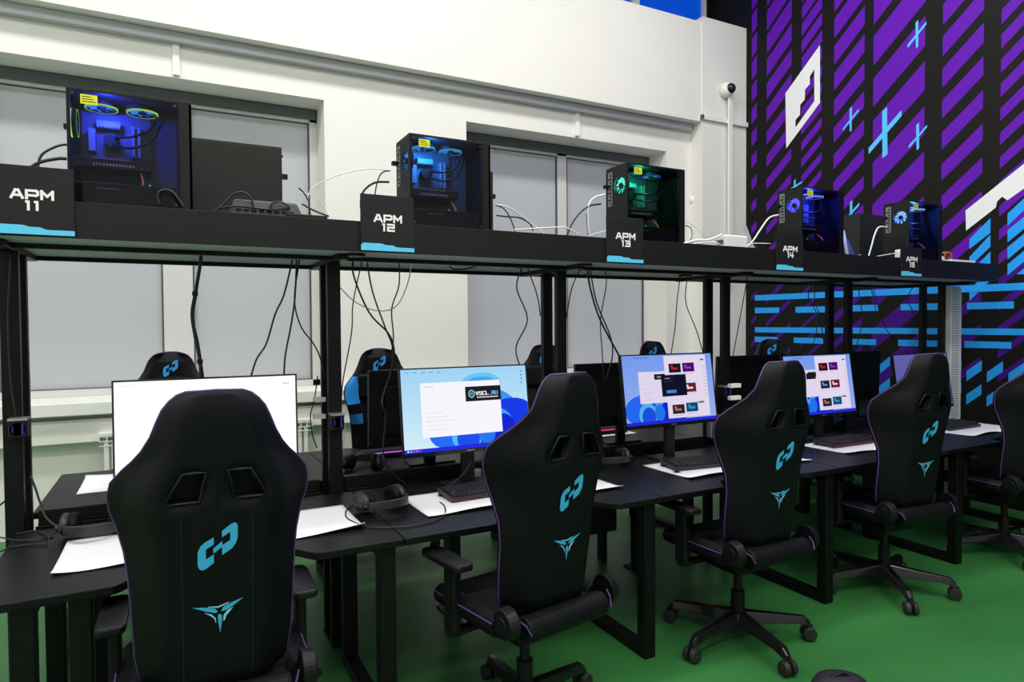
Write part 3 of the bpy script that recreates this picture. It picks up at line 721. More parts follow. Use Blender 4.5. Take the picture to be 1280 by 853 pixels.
def keyboard(x, y, rz, z, label, group, glow, L=.40, D=.165, rear=False):
    t = thing('keyboard', label, 'keyboard', (x, y, z), R(rz), group)
    T = Matrix.Rotation(R(5), 4, 'X')
    m = MB(); m.box(-L/2, L/2, -D/2, D/2, .012, .028, 0, T); m.box(-L/2, -L/2+.03, D/2-.03, D/2-.01, 0, .02); m.box(L/2-.03, L/2, D/2-.03, D/2-.01, 0, .02)
    m.box(-L/2+.01, L/2-.01, -D/2+.005, -D/2+.02, 0, .016)
    m.build('case', KBP, t, bevel=.003)
    MB().box(-L/2+.004, L/2-.004, -D/2-.0008, -D/2+.0004, .019, .0215, 0, T).build('light_strip', emat(glow, .18), t)
    if rear: MB().box(-L/2+.02, L/2-.02, D/2, D/2+.0012, .022, .028, 0, T).build('light_strip', emat(glow, 1.2), t)
    MB().box(-L/2+.008, L/2-.008, -D/2+.010, D/2-.008, .028, .0290, 0, T).build('backlight', emat(glow, .06), t)
    m = MB(); nk = 17; pw = (L-.024)/nk; pd = (D-.026)/6
    for r in range(6):
        c_ = 0
        while c_ < nk:
            span = 6 if (r == 0 and c_ == 3) else (2 if (r in (1, 2) and c_ == 0) else 1)
            x0 = -L/2+.012+c_*pw; y0 = -D/2+.013+r*pd; x1 = x0+pw*span
            g_ = .0014; tp = .0022
            vs = [(x0+g_, y0+g_, .029), (x1-g_, y0+g_, .029), (x1-g_, y0+pd-g_, .029), (x0+g_, y0+pd-g_, .029),
                  (x0+g_+tp, y0+g_+tp, .038), (x1-g_-tp, y0+g_+tp, .038), (x1-g_-tp, y0+pd-g_-tp, .038), (x0+g_+tp, y0+pd-g_-tp, .038)]
            m.faces(vs, [(0, 3, 2, 1), (4, 5, 6, 7), (0, 1, 5, 4), (1, 2, 6, 5), (2, 3, 7, 6), (3, 0, 4, 7)], 0, T)
            c_ += span
    m.build('keycaps', KEY, t)
    return t
keyboard(.15, 2.80, 0, .754, 'black keyboard hidden behind the nearest chair, on its white mat', 'keyboards on the front desks', (90, 60, 220))
keyboard(1.29, 2.79, 3, .754, 'black keyboard with faint red lights in front of the VSCL.RU monitor', 'keyboards on the front desks', (200, 60, 90))
keyboard(2.60, 2.755, -6, .754, 'black keyboard with purple and red glow in front of the third monitor', 'keyboards on the front desks', (150, 60, 170))
keyboard(3.90, 2.79, 0, .754, 'black keyboard with a red glowing edge in front of the fourth monitor', 'keyboards on the front desks', (225, 50, 70))
keyboard(5.22, 2.82, 0, .754, 'black keyboard on the white mat nearest the mural', 'keyboards on the front desks', (60, 60, 160))
keyboard(1.19, 3.92, 180, .751, 'keyboard with a row of purple lights on the second rear desk', 'keyboards on the rear desks', (190, 90, 240), rear=True)
keyboard(2.76, 3.93, 180, .756, 'keyboard with a pink glow on the third rear desk', 'keyboards on the rear desks', (250, 60, 130), rear=True)
def mouse(x, y, rz, label, m_):
    m = MB(); m.lathe([(0, 0), (.030, 0), (.033, .010), (.030, .022), (.018, .034), (0, .038)], 20, M_=Matrix.Diagonal((1, 1.9, 1, 1)))
    o = thing('mouse', label, 'computer mouse', (x, y, .754), R(rz))
    m.build('shell', m_, o, smooth=True)
    MB().cyl((0, .028, .031), (0, .040, .029), .006, n=12).build('scroll_wheel', GLOSSP, o)
mouse(2.93, 2.86, 8, 'white mouse at the right end of the third keyboard', WHITE2)
mouse(4.22, 2.84, 0, 'black mouse right of the fourth keyboard', PLAST)
HSET = mat('dark_grey_plastic', (.022, .022, .024), .45)
def headset(x, y, rz, label, z=.75):
    t = thing('headset', label, 'headset', (x, y, z), R(rz), 'headsets lying on the desks')
    # lying on its side: band arc in a tilted plane, two ear cups
    pts = []; inner = []
    for i in range(25):
        a = PI*(i/24); pts.append((.092*math.cos(a), -.115*math.sin(a)+.02, .030+.020*math.sin(a)))
    m = MB(); vs = []; fs = []
    for p in pts:
        v = Vector((p[0], p[1]-.02, 0)); nrm = v.normalized() if v.length > 0 else Vector((1, 0, 0))
        for (o_, z_) in ((.007, -.018), (.007, .018), (-.007, .018), (-.007, -.018)): vs.append(Vector(p)+nrm*o_+Vector((0, 0, z_)))
    for i in range(24):
        for j in range(4): fs.append((i*4+j, i*4+(j+1) % 4, (i+1)*4+(j+1) % 4, (i+1)*4+j))
    fs += [(0, 1, 2, 3), (99, 98, 97, 96)]
    m.faces(vs, fs); m.build('headband', HSET, t, bevel=.003)
    for s_ in (-1, 1):
        m = MB(); T = Matrix.Translation((s_*.082, .045, .045)) @ Matrix.Rotation(s_*PI/2, 4, 'Y') @ Matrix.Diagonal((.9, 1.1, 1, 1))
        m.lathe([(0, -.004), (.040, -.002), (.047, .008), (.047, .020), (.038, .028), (0, .030)], 28, M_=T)
        c_ = m.build('ear_cup', HSET, t, smooth=True)
        m = MB(); prof = [(.024, -.030), (.036, -.032), (.046, -.024), (.048, -.012), (.044, -.002), (.022, -.002)]
        m.lathe(prof, 28, M_=T); m.build('ear_cushion', LEATH, c_, smooth=True)
        m = MB(); m.tube([(s_*.118, .045, .045), (s_*.118, .012, .042), (s_*.100, -.005, .035)], .0035, 6); m.cyl((s_*.114, .010, .042), (s_*.122, .010, .042), .008, n=12); m.build('yoke', HSET, t)
    m = MB(); m.tube(smoothpath([(-.10, .08, .03), (-.13, .02, .02), (-.12, -.06, .03)]), .003, 6); m.cyl((-.12, -.06, .03), (-.118, -.075, .03), .006, n=10); m.build('microphone', PLAST, t)
    return t
headset(-.28, 2.93, -4, 'black headset lying behind the curled white mat at the left', .755)
headset(.81, 2.75, 20, 'black headset between the first and second desks, left of the keyboard')
headset(2.20, 3.0, -10, 'black headset on the third desk left of the white mat')
headset(.95, 3.62, 150, 'black headset on the rear desk behind the middle post', .75)

# ------------------------------------------------------------------ computers
def pc(x, y, rz, label, glow, ring, fanc, power, led=(40, 220, 120)):
    t = thing('desktop_computer', label, 'computer', (x, y, 2.0), R(rz), 'lit computers on the shelf')
    L, W_, H_ = .42, .20, .452; T_ = .004
    m = MB(); m.box(0, L, 0, W_, H_-.012, H_); m.box(0, L, 0, W_, .012, .022); m.box(0, L, W_-T_, W_, .02, H_-.01)
    m.box(.02, L-.05, W_-.010, W_-T_, .02, H_-.015, 1)
    m.box(0, .012, 0, .008, .02, H_-.01); m.box(L-.05, L, 0, .006, .02, H_-.01)
    for (a, b) in ((.02, .03), (L-.06, .03), (.02, W_-.06), (L-.06, W_-.06)): m.box(a, a+.04, b, b+.03, 0, .012)
    m.build('case', [PLAST, mat('case_interior', (.05, .05, .055), .6)], t, bevel=.002)
    m = MB(); m.box(L-.012, L, 0, W_, .02, H_-.01); m.box(L-.016, L-.012, .01, W_-.01, .03, H_-.02); m.build('front_panel', PLAST, t, bevel=.003)
    # rear panel with a real fan opening
    m = MB(); fy, fz, fr = .070, .335, .052
    ring_pts = [(fy+fr*math.cos(2*PI*i/32), fz+fr*math.sin(2*PI*i/32)) for i in range(32)]
    outer = [(0, .02), (W_, .02), (W_, H_-.01), (0, H_-.01)]
    m.poly([outer, ring_pts[::-1]], lambda a, b: Vector((.001, a, b)))
    rp = m.build('rear_panel', SHELFM, t)
    sm = rp.modifiers.new('s', 'SOLIDIFY'); sm.thickness = .0015
    m = MB()
    for i in range(6):
        r = .010+.008*i; m.tube([(-.001, fy+r*math.cos(2*PI*k/24), fz+r*math.sin(2*PI*k/24)) for k in range(24)], .0008, 4, closed=True)
    for k in range(4): a = PI/4+k*PI/2; m.tube([(-.001, fy, fz), (-.001, fy+.055*math.cos(a), fz+.055*math.sin(a))], .001, 4)
    m.build('fan_grille', DSTEEL, rp)
    m = MB(); m.box(-.002, 0, .138, .178, .23, .425)
    for i in range(9):
        z = .240+i*.02; m.box(-.004, -.002, .145, .16+.012*(i % 2), z, z+.010, 1)
    m.build('io_plate', [IO, PLAST], rp)
    m = MB()
    for i in range(6): m.box(-.0015, 0, .03, .15, .05+i*.022, .060+i*.022, 0)
    m.build('slot_cover', PLAST, rp)
    MB().box(-.030, -.002, .165, .190, .335, .355).build('wireless_adapter', PLAST, rp, bevel=.002)
    # fans
    def fan(c, axis, r, col, s, name='fan'):
        Mx = Matrix.Translation(c) @ (Matrix.Rotation(PI/2, 4, 'Y') if axis == 'x' else Matrix.Identity(4))
        m = MB()
        n = 36
        vs = []; fs = []
        for i in range(n):
            a = 2*PI*i/n
            for (rr, zz) in ((r, 0), (r-.005, 0), (r-.005, .022), (r, .022)): vs.append((rr*math.cos(a), rr*math.sin(a), zz))
        for i in range(n):
            j = (i+1) % n
            for q in range(4): fs.append((i*4+q, i*4+(q+1) % 4, j*4+(q+1) % 4, j*4+q))
        m.faces(vs, fs, 0, Mx)
        f = m.build(name, PLAST, t)
        m = MB(); zz = -.0006 if axis == 'z' else .0225
        rr_ = [(math.cos(2*PI*i/36), math.sin(2*PI*i/36)) for i in range(36)]
        m.faces([(a*r, b*r, zz) for a, b in rr_]+[(a*(r-.004), b*(r-.004), zz) for a, b in rr_], [(i, (i+1) % 36, 36+(i+1) % 36, 36+i) for i in range(36)], 0, Mx)
        m.faces([(a*(r+.0006), b*(r+.0006), 0) for a, b in rr_]+[(a*(r+.0006), b*(r+.0006), .006) for a, b in rr_], [(i, (i+1) % 36, 36+(i+1) % 36, 36+i) for i in range(36)], 0, Mx)
        m.build('light_ring', emat(ring, s*1.0), f)
        m = MB()
        for k in range(9):
            a0 = 2*PI*k/9
            P = [(.016*math.cos(a0), .016*math.sin(a0), .004), ((r-.007)*math.cos(a0+.35), (r-.007)*math.sin(a0+.35), .003), ((r-.007)*math.cos(a0+.85), (r-.007)*math.sin(a0+.85), .014), (.016*math.cos(a0+.5), .016*math.sin(a0+.5), .012)]
            m.faces(P, [(0, 1, 2, 3)], 0, Mx)
        m.build('fan_blades', emat(col, s*1.0), f)
        m = MB(); m.lathe([(0, -.001), (.016, 0), (.017, .018), (0, .019)], 20, M_=Mx); m.build('fan_hub', PLAST, f)
    fan((.105, .095, H_-.045), 'z', .056, fanc, 1.0*power); fan((.245, .095, H_-.045), 'z', .056, fanc, 1.0*power)
    fan((.006, fy, fz), 'x', .053, fanc, 1.6)
    # board and cards
    m = MB(); m.box(.03, .27, W_-.03, W_-.026, .13, .42); m.build('motherboard', PCB, t)
    m = MB()
    for i in range(7): m.box(.085+i*.012, .092+i*.012, W_-.07, W_-.026, .345, .375)
    m.box(.085, .165, W_-.072, W_-.068, .350, .370)
    for i in range(7): m.box(.055, .080, W_-.07, W_-.026, .25+i*.013, .258+i*.013)
    m.box(.058, .078, W_-.072, W_-.068, .25, .338)
    m.build('heatsink', ALU, t)
    for i in range(2): MB().box(.205+i*.020, .214+i*.020, W_-.065, W_-.026, .24, .365).build('memory_module', ALU, t)
    m = MB(); m.cyl((.135, W_-.07, .30), (.135, W_-.026, .30), .028, n=24); m.tube(smoothpath([(.15, W_-.075, .31), (.20, .05, .30), (.26, .06, .33), (.30, .09, .40)]), .006, 8)
    m.tube(smoothpath([(.14, W_-.075, .28), (.20, .045, .255), (.27, .055, .29), (.32, .09, .39)]), .006, 8); m.build('liquid_cooler', PLAST, t)
    m = MB(); m.box(.015, .27, .055, W_-.03, .168, .212); m.build('graphics_card', PLAST, t, bevel=.004)
    m = MB(); m.box(.07, .20, .0545, .055, .205, .207);  # thin line paints a highlight on the card; the dashes below are lettering
    for i in range(13): m.box(.075+i*.011, .082+i*.011, .0545, .055, .180, .189)
    m.build('card_marking_and_highlight', IO, t)
    m = MB(); m.box(.012, L-.06, .01, W_-.006, .022, .105); m.build('power_shroud', PLAST, t, bevel=.002)
    MB().box(.09, .17, .009, .0098, .082, .084).build('shroud_line', IO, t)
    MB().tube(smoothpath([(.225, .03, .075), (.235, .028, .095), (.245, .035, .120), (.235, .08, .165)]), .004, 6).build('power_lead', ORANGE, t)
    MB().box(.262, .268, W_-.032, W_-.0305, .135, .140).build('indicator_light', emat(led, 2.0), t)
    # glass side
    MB().box(.006, L-.045, -.004, -.0005, .022, H_-.012).build('glass_panel', GLASS, t)
    for (a, b) in ((.02, .035), (L-.06, .035), (.02, H_-.025), (L-.06, H_-.025)): MB().cyl((a, -.009, b), (a, -.004, b), .006, n=14).build('thumbscrew', GLOSSP, t)
    m = MB(); m.box(.045, .10, -.0047, -.0041, .392, .428, 0)
    for i in range(3): m.box(.050, .095-.008*i, -.0049, -.0047, .400+i*.009, .403+i*.009, 1)
    m.build('warning_sticker', [YEL, PLAST], t)
    l = bpy.data.lights.new('case_light', 'POINT'); l.energy = 9.0*power; l.color = glow; l.shadow_soft_size = .02
    lo = bpy.data.objects.new('case_light', l); C.objects.link(lo); lo.parent = t; lo.location = (.125, .035, .392)
    return t
BL = (.02, .08, 1.0)
pc(-.336, 2.945, 0, 'black computer with blue lit inside and green rings, nearest the left', (.03, .06, 1.0), (170, 240, 90), (60, 150, 255), 1.25)
pc(.999, 2.95, 0, 'black computer glowing light blue, beside the sign APM 12', (.02, .28, 1.0), (80, 190, 255), (60, 150, 235), 1.0)
pc(2.263, 2.95, 0, 'black computer glowing green inside, beside the sign APM 13', (.02, .8, .35), (80, 90, 240), (90, 230, 200), .6)
pc(3.69, 2.95, 0, 'black computer with deep blue glow and blue rear fan, beside the sign APM 14', (.03, .05, 1.0), (120, 150, 255), (95, 90, 250), 2.0)
pc(4.85, 2.95, 0, 'black computer with white-blue rear fan, at the right end of the shelf', (.03, .15, .9), (150, 200, 255), (120, 170, 250), 1.9)
def backpc(x, y, label, x1):
    t = thing('desktop_computer', label, 'computer', (x, y, 2.0), 0, 'computers facing the window')
    L = x1-x
    m = MB(); m.box(0, L, 0, .20, .012, .45)
    for (a, b) in ((.02, .02), (L-.06, .02), (.02, .15), (L-.06, .15)): m.box(a, a+.04, b, b+.03, 0, .012)
    m.build('case', DSTEEL, t, bevel=.003)
    m = MB(); m.box(0, L-.01, -.004, 0, .02, .44); m.build('side_panel', DSTEEL, t, bevel=.002)
    m = MB(); m.box(L, L+.003, .02, .06, .22, .42); m.build('io_plate', IO, t)
    m = MB(); m.box(L, L+.032, .03, .055, .30, .325); m.build('wireless_adapter', PLAST, t, bevel=.002)
    MB().cyl((L, .02, .41), (L+.008, .02, .41), .006, n=12).build('thumbscrew', PLAST, t)
backpc(.075, 3.47, 'plain dark grey side of a computer next to the leftmost lit computer', .505)
backpc(1.27, 3.47, 'dark computer behind the APM 12 computer, only its right edge showing', 1.685)
backpc(5.03, 3.47, 'dark computer behind the APM 15 computer, in front of the mural', 5.42)
# leaning glass side panels
def leaning(x0, y0, label, h, w_, mats, px_top):
    t = thing('loose_side_panel', label, 'panel', (x0, y0, 2.0))
    m = MB(); m.faces([(0, 0, 0), (w_, 0, 0), (px_top, .05, h), (0, .05, h), (0, .006, 0), (w_, .006, 0), (px_top, .056, h), (0, .056, h)],
                      [(0, 1, 2, 3), (5, 4, 7, 6), (1, 5, 6, 2), (4, 0, 3, 7), (3, 2, 6, 7), (0, 4, 5, 1)]); m.build('sheet', mats, t)
PGLA = mat('pale_acrylic', (.42, .42, .5), .3)
a = at(936, 309, Y=3.2); leaning(a.x, 3.2, 'pale pointed acrylic sheet standing on the shelf left of the APM 14 computer', .24, .09, PGLA, .02)
a = at(1060, 320, Y=3.2); leaning(a.x, 3.2, 'grey edged blue-glinting sheet standing between the two right-hand computers', .25, .03, PGLA, .03)
a = at(1066, 320, Y=3.22); leaning(a.x, 3.22, 'triangular sheet with a painted-in blue reflection, left of the APM 15 computer', .19, .075, mat('acrylic_blue_reflection', (.05, .07, .35), .2), .012)  # blue reflection on the dark sheet is put into its base colour

# ------------------------------------------------------------------ things on the shelf
o = thing('network_switch', 'dark grey network switch between computer and window, on the left shelf', 'network switch', (at(331, 250, Y=2.97).x, 2.97, 2.0))
m = MB(); m.faces([(-.15, -.06, .012), (.15, -.06, .012), (.15, .06, .012), (-.15, .06, .012), (-.125, -.05, .075), (.125, -.05, .075), (.10, .05, .088), (-.10, .05, .088)],
                  [(0, 3, 2, 1), (4, 5, 6, 7), (0, 1, 5, 4), (1, 2, 6, 5), (2, 3, 7, 6), (3, 0, 4, 7)]); m.build('case', mat('blue_grey_plastic', (.05, .052, .07), .4), o, bevel=.006)
m = MB(); [m.box(-.12+i*.03, -.10+i*.03, -.0585, -.054, .022, .036) for i in range(8)]; m.build('port', PLAST, o)
m = MB(); [m.box(a_, a_+.02, -.05, .05, 0, .012) for a_ in (-.13, .11)]; m.build('foot', PLAST, o)
tag(MB().box(.435, .60, 2.86, 2.95, 2.0, 2.022).build('power_adapter', PLAST, bevel=.004), 'flat black power strip right of the network switch on the shelf', 'power strip')
p = at(913, 303, Y=3.0)
t = thing('router', 'white boxy router on the shelf left of the APM 14 computer', 'router', (p.x, 3.0, 2.0))
MB().box(-.09, .10, -.05, .06, 0, .095).build('case', WHITE2, t, bevel=.012, seg=3)
m = MB(); m.box(-.093, -.09, -.03, .04, .04, .065); m.build('port', DARKBOX, t)
p = at(881, 303, Y=2.9)
tag(MB().box(p.x-.10, p.x+.08, 2.88, 2.94, 2.0, 2.035).build('power_strip', WHITE2, bevel=.005), 'white power strip left of the white router on the shelf', 'power strip')
p = at(1123, 322, Y=2.9)
tag(MB().box(p.x-.03, p.x+.03, 2.87, 2.91, 2.0, 2.07).build('power_adapter', WHITE2, bevel=.006), 'small white plug adapter leaning beside the APM 15 sign', 'power adapter')
p = at(1208, 326, Y=2.90)
t = thing('power_strip', 'white flat power strip at the right end of the shelf', 'power strip', (p.x, 2.93, 2.003))
MB().box(-.20, .13, -.03, .03, 0, .028).build('body', WHITE2, t, bevel=.006)
t = thing('tape_roll', 'roll of orange and white tape at the right end of the shelf', 'tape', (p.x-.09, 3.02, 2.003))
m = MB(); n = 32; vs = []; fs = []
for i in range(n):
    a_ = 2*PI*i/n
    for (r, y_) in ((.052, -.025), (.040, -.025), (.040, .025), (.052, .025)): vs.append((r*math.cos(a_)+.02, y_, .052+r*math.sin(a_)))
for i in range(n):
    for j in range(4): fs.append((i*4+j, i*4+(j+1) % 4, ((i+1) % n)*4+(j+1) % 4, ((i+1) % n)*4+j))
m.faces(vs, fs); m.build('tape', ORANGE, t)
m = MB(); m.cyl((-.12, 0, .035), (-.045, 0, .035), .035, n=24); m.build('white_core', WHITE2, t, bevel=.003)
p = at(1178, 320, Y=3.02)
tag(MB().box(p.x-.02, p.x+.035, 3.0, 3.06, 2.0, 2.09).build('connector_block', mat('dark_purple_plastic', (.03, .02, .06), .4), bevel=.004), 'small dark connector block left of the orange tape roll', 'connector')

# ------------------------------------------------------------------ hubs on the posts, straps, power rails
def hub(px_, py_, label, strap=True):
    p_ = at(px_, py_, Y=3.15)
    t = thing('usb_hub', label, 'usb hub', (p_.x, 3.16, p_.z), 0, 'small hubs strapped to the posts')
    m = MB(); m.box(-.03, .03, -.055, .008, -.035, .035); m.cyl((0, -.055, .0), (0, -.02, .0), .03, n=20); m.build('body', PLAST, t, bevel=.005)
    m = MB(); m.box(-.018, -.014, -.0575, -.0548, -.012, .012); m.box(.012, .018, -.0575, -.0548, -.022, .022); m.build('light', emat((90, 60, 190), .5), t)
    m = MB(); m.box(-.032, .032, -.058, .006, .033, .042); m.build('clip', STEEL, t)
hub(25, 535, 'small black hub with violet lights strapped to the leftmost post')
hub(420, 527, 'small black hub with violet lights on the post left of the VSCL.RU monitor')
hub(904, 490, 'small hub on the post right of the third monitor')
for (a_, b_, n_) in ((399, 500, 'upper'), (399, 521, 'lower')):
    p_ = at(a_, b_, Y=3.30)
    tag(MB().box(p_.x-.022, p_.x+.030, 3.292, 3.345, p_.z-.011, p_.z+.011).build('white_strap', WHITE2), '%s white strap round the middle post' % n_, 'strap')
for (a_, b_, n_) in ((905, 481, 'upper'), (905, 496, 'lower')):
    p_ = at(a_, b_, Y=3.17)
    tag(MB().box(p_.x-.04, p_.x+.05, 3.07, 3.10, p_.z-.013, p_.z+.013).build('white_label_strip', WHITE2, bevel=.002), '%s white strap holding the hub right of the third monitor' % n_, 'strap')
for k in range(5):
    x0, x1 = RX[k]+.06, RX[k+1]-.06
    tag(MB().box(x0, x1, 3.255, 3.345 if False else 3.29, .752, .80).build('cable_trough', PLAST, bevel=.003, loc=(0, 0, 0)),
        'low black cable trough behind the %s front desk' % RANK[k], 'cable trough', 'cable troughs between the desk rows')
    t = thing('trough_bracket', 'black steel tray carrying cables between the %s pair of desks' % RANK[k], 'cable tray', ((x0+x1)/2, 3.27, .0))
    L2 = (x1-x0)/2
    m = MB(); m.box(-L2, L2, -.075, .075, .70, .706); m.box(-L2, L2, -.078, -.072, .70, .752); m.box(-L2, L2, .072, .078, .70, .752)
    m.box(-.03, .03, -.05, .05, 0, .70); m.box(-.06, .06, -.09, .09, 0, .01); m.box(-L2, L2, -.02, .02, .706, .752); m.build('tray', METAL, t, bevel=.002)
# ------------------------------------------------------------------ cables
def cable(pts, label, r=.004, m_=CABB, group=None, name='cable'):
    return tag(MB().tube(smoothpath(pts), r, 6).build(name, m_, smooth=True), label, 'cable', group)
def pxc(ox, oy, s, pts, Y, ys=None):
    return [at(ox+a/s, oy+b/s, Y=(Y if ys is None else ys[i])) for i, (a, b) in enumerate(pts)]
GH = 'cables hanging from the shelf'
YC = 3.26
def grommet(px_, py_, label):
    p_ = at(px_, py_, Z=ZB-.004)
    p_.y = min(3.6, max(2.95, p_.y))
    tag(MB().cyl((p_.x, p_.y, ZB-.010), (p_.x, p_.y, ZB+.003), .045, n=24).build('cable_grommet', PLAST), label, 'cable grommet')
grommet(374, 323, 'black round cable grommet under the shelf, right end of the first section')
grommet(450, 317, 'black round cable grommet under the sign APM 12')
grommet(654, 334, 'black round cable grommet left of the pair of posts')
grommet(735, 331, 'black round cable grommet left of the sign APM 13')
grommet(857, 345, 'black round cable grommet above the third monitor')
c_ = lambda pts: pxc(200, 270, 4.064, pts, YC)
cable(c_([(212, 130), (205, 240), (180, 390), (163, 500), (180, 620), (203, 740), (208, 860)]), 'thick black cable hanging in the left window, with two ties', .0075, group=GH)
cable(c_([(205, 240), (185, 400), (168, 520), (195, 650), (225, 850)]), 'thin black cable tied along the thick one in the left window', .004, group=GH)
for (a_, b_, n_) in ((178, 395, 'upper'), (203, 740, 'lower')):
    p_ = c_([(a_, b_)])[0]; tag(MB().box(p_.x-.012, p_.x+.012, p_.y-.012, p_.y+.012, p_.z-.010, p_.z+.010).build('cable_tie', PLAST, bevel=.002), '%s tie on the thick cable in the left window' % n_, 'cable tie')
cable(c_([(675, 215), (630, 400), (585, 500), (540, 650), (490, 730), (455, 840)]), 'black cable curving left from the first grommet', .0042, group=GH)
cable(c_([(695, 215), (685, 420), (665, 560), (635, 720), (630, 860)]), 'black cable dropping straight from the first grommet', .0042, group=GH)
cable(c_([(710, 215), (683, 420), (715, 560), (780, 650), (815, 725), (840, 830)]), 'thin black cable curving right towards the middle post', .0035, group=GH)
d_ = lambda pts: pxc(400, 290, 2.286, pts, YC)
cable(d_([(100, 62), (95, 120), (140, 230), (195, 290), (212, 340), (203, 400)])+pxc(360, 440, 3.28, [(385, 200), (400, 262), (390, 420), (430, 500), (505, 560)], 3.1), 'long black cable from the APM 12 grommet down to the second desk', .0045, group=GH)
cable(d_([(130, 62), (150, 170), (185, 270), (207, 330), (205, 400)]), 'black cable under the sign APM 12, right of the long one', .004, group=GH)
cable(d_([(125, 62), (95, 200), (90, 290), (65, 430), (60, 520)]), 'thin black cable just right of the middle post', .003, group=GH)
cable(d_([(225, 60), (226, 150), (205, 220), (210, 300), (204, 345)]), 'short black cable joining the bundle under the sign APM 12', .0035, group=GH)
cable(d_([(265, 62), (250, 150), (215, 215), (160, 225), (100, 200), (58, 160)]), 'white cable looping under the sign APM 12 to the post', .003, CABW, GH)
cable(d_([(372, 70), (375, 103), (420, 105), (478, 86)]), 'black cable loop under the second shelf section', .004, group=GH)
cable(d_([(475, 86), (510, 103), (558, 84)]), 'white cable loop under the second shelf section', .003, CABW, GH)
cable(d_([(580, 95), (562, 160), (593, 250), (560, 330), (575, 395)]), 'wavy black cable left of the pair of posts', .004, group=GH)
cable(d_([(590, 95), (620, 180), (630, 240)]), 'short black cable running behind the pair of posts', .0035, group=GH)
cable(d_([(750, 95), (720, 160), (703, 250), (690, 300)]), 'short black cable just right of the pair of posts', .0035, group=GH)
cable(d_([(765, 92), (770, 150), (800, 250), (860, 365), (880, 420)]), 'thick black cable slanting down to the third monitor', .006, group=GH)
cable(d_([(770, 95), (790, 200), (830, 300), (835, 360), (815, 425)]), 'black cable ending left of the third monitor', .0045, group=GH)
cable(d_([(812, 90), (818, 150), (802, 250), (806, 340), (812, 425)]), 'straight black cable left of the third monitor', .0035, group=GH)
cable(d_([(1030, 125), (1020, 200), (1015, 270), (1003, 350)]), 'straight thin black cable above the third monitor', .0035, group=GH)
cable(d_([(1050, 125), (1045, 200), (1075, 280), (1096, 350)]), 'curved thin black cable above the third monitor', .0035, group=GH)
cable(d_([(1222, 125), (1205, 220), (1180, 355)]), 'thin black cable on the white pilaster', .0035, group=GH)
cable(d_([(1235, 200), (1218, 260), (1222, 320), (1230, 355)]), 'short black cable on the edge of the mural', .0035, group=GH)
e_ = lambda pts: pxc(900, 320, 3.368, pts, 3.3)
for pts, n_ in (([(385, 120), (372, 180), (405, 240), (400, 350), (350, 420)], 'leftmost'), ([(405, 120), (398, 190), (425, 260), (432, 350)], 'second'), ([(580, 120), (595, 220), (600, 270), (575, 380)], 'third'),
                ([(632, 120), (655, 220), (650, 240)], 'fourth'), ([(640, 120), (670, 230), (700, 310), (735, 350)], 'fifth'), ([(820, 120), (790, 180), (820, 250)], 'rightmost')):
    cable(e_(pts), '%s thin black cable hanging in front of the mural' % n_, .0035, group='thin cables in front of the mural')
# on top of the shelf
GT = 'cables on top of the shelf'
f_ = lambda pts, Y=3.12: pxc(380, 190, 7.757, pts, Y)
cable(f_([(845, 180), (600, 165), (330, 225), (110, 330), (35, 440), (55, 540), (100, 640)]), 'long white cable arching left from the APM 12 computer', .0026, CABW, GT)
cable(f_([(825, 292), (700, 295), (610, 345), (560, 420), (550, 520), (570, 640)]), 'thick black cable bending down over the corner of the second sign', .0055, group=GT)
cable(f_([(830, 185), (780, 190), (730, 240), (690, 400), (690, 620)]), 'thin black cable behind the sign of the second seat from the left', .0035, group=GT)
cable(f_([(-45, 395), (60, 415), (140, 460), (225, 590), (240, 640)]), 'thin white cable arching from the dark computer at the left', .0022, CABW, GT)
cable(f_([(-50, 350), (0, 400), (40, 480), (60, 620)]), 'black cable dropping from the dark computer at the left', .0035, group=GT)
cable(f_([(-20, 505), (100, 570), (240, 625)], 2.92), 'black cable lying right of the network switch', .004, group=GT)
g_ = lambda pts, Y=3.0: pxc(0, 130, 4.74, pts, Y)
cable(g_([(395, 240), (340, 250), (260, 290), (230, 340), (225, 420)]), 'thin black cable rising behind the leftmost sign', .0045, group=GT)
cable(g_([(395, 325), (340, 325), (240, 345), (180, 380), (150, 430)]), 'thick black cable with a plug, behind the leftmost sign', .006, group=GT)
h_ = lambda pts, Y=3.0: pxc(230, 120, 4.063, pts, Y)
cable(h_([(150, 590), (200, 550), (250, 500), (300, 490), (340, 520), (352, 565)], 2.90), 'black cable looping over the left end of the network switch', .0045, group=GT)
cable(h_([(170, 570), (260, 560), (330, 565), (440, 578), (530, 570)], 2.90), 'black cable lying across the network switch', .0045, group=GT)
cable(h_([(435, 575), (450, 545), (495, 540), (530, 560), (535, 580)], 2.90), 'small black cable loop on the network switch', .0045, group=GT)
cable(pxc(0, 60, 3.877, [(775, 765), (765, 710), (790, 690), (830, 695), (870, 740), (890, 775)], 2.90), 'black cable loop in front of the leftmost lit computer', .0055, group=GT)
i_ = lambda pts, Y=3.2: pxc(600, 200, 8, pts, Y)
cable(i_([(150, 448), (240, 490), (300, 580), (340, 680), (350, 720)]), 'thin black cable dropping from the right of the light blue glowing computer', .0035, group=GT)
cable(i_([(150, 450), (240, 460), (350, 510), (500, 630), (640, 740), (720, 830)]), 'white cable sloping down right of the APM 12 computer', .0035, CABW, GT)
cable(i_([(165, 555), (280, 570), (400, 580), (500, 640), (530, 710)]), 'black cable arching right of the APM 12 computer', .004, group=GT)
cable(i_([(340, 700), (500, 690), (640, 680), (760, 675), (870, 680), (1000, 750)], 2.9), 'white cable lying along the shelf between the APM 12 and APM 13 computers', .0035, CABW, GT)
cable(i_([(1250, 345), (1140, 380), (1085, 460), (1080, 600), (1090, 760)], 3.08), 'white cable bending down from the green glowing computer', .005, CABW, GT)
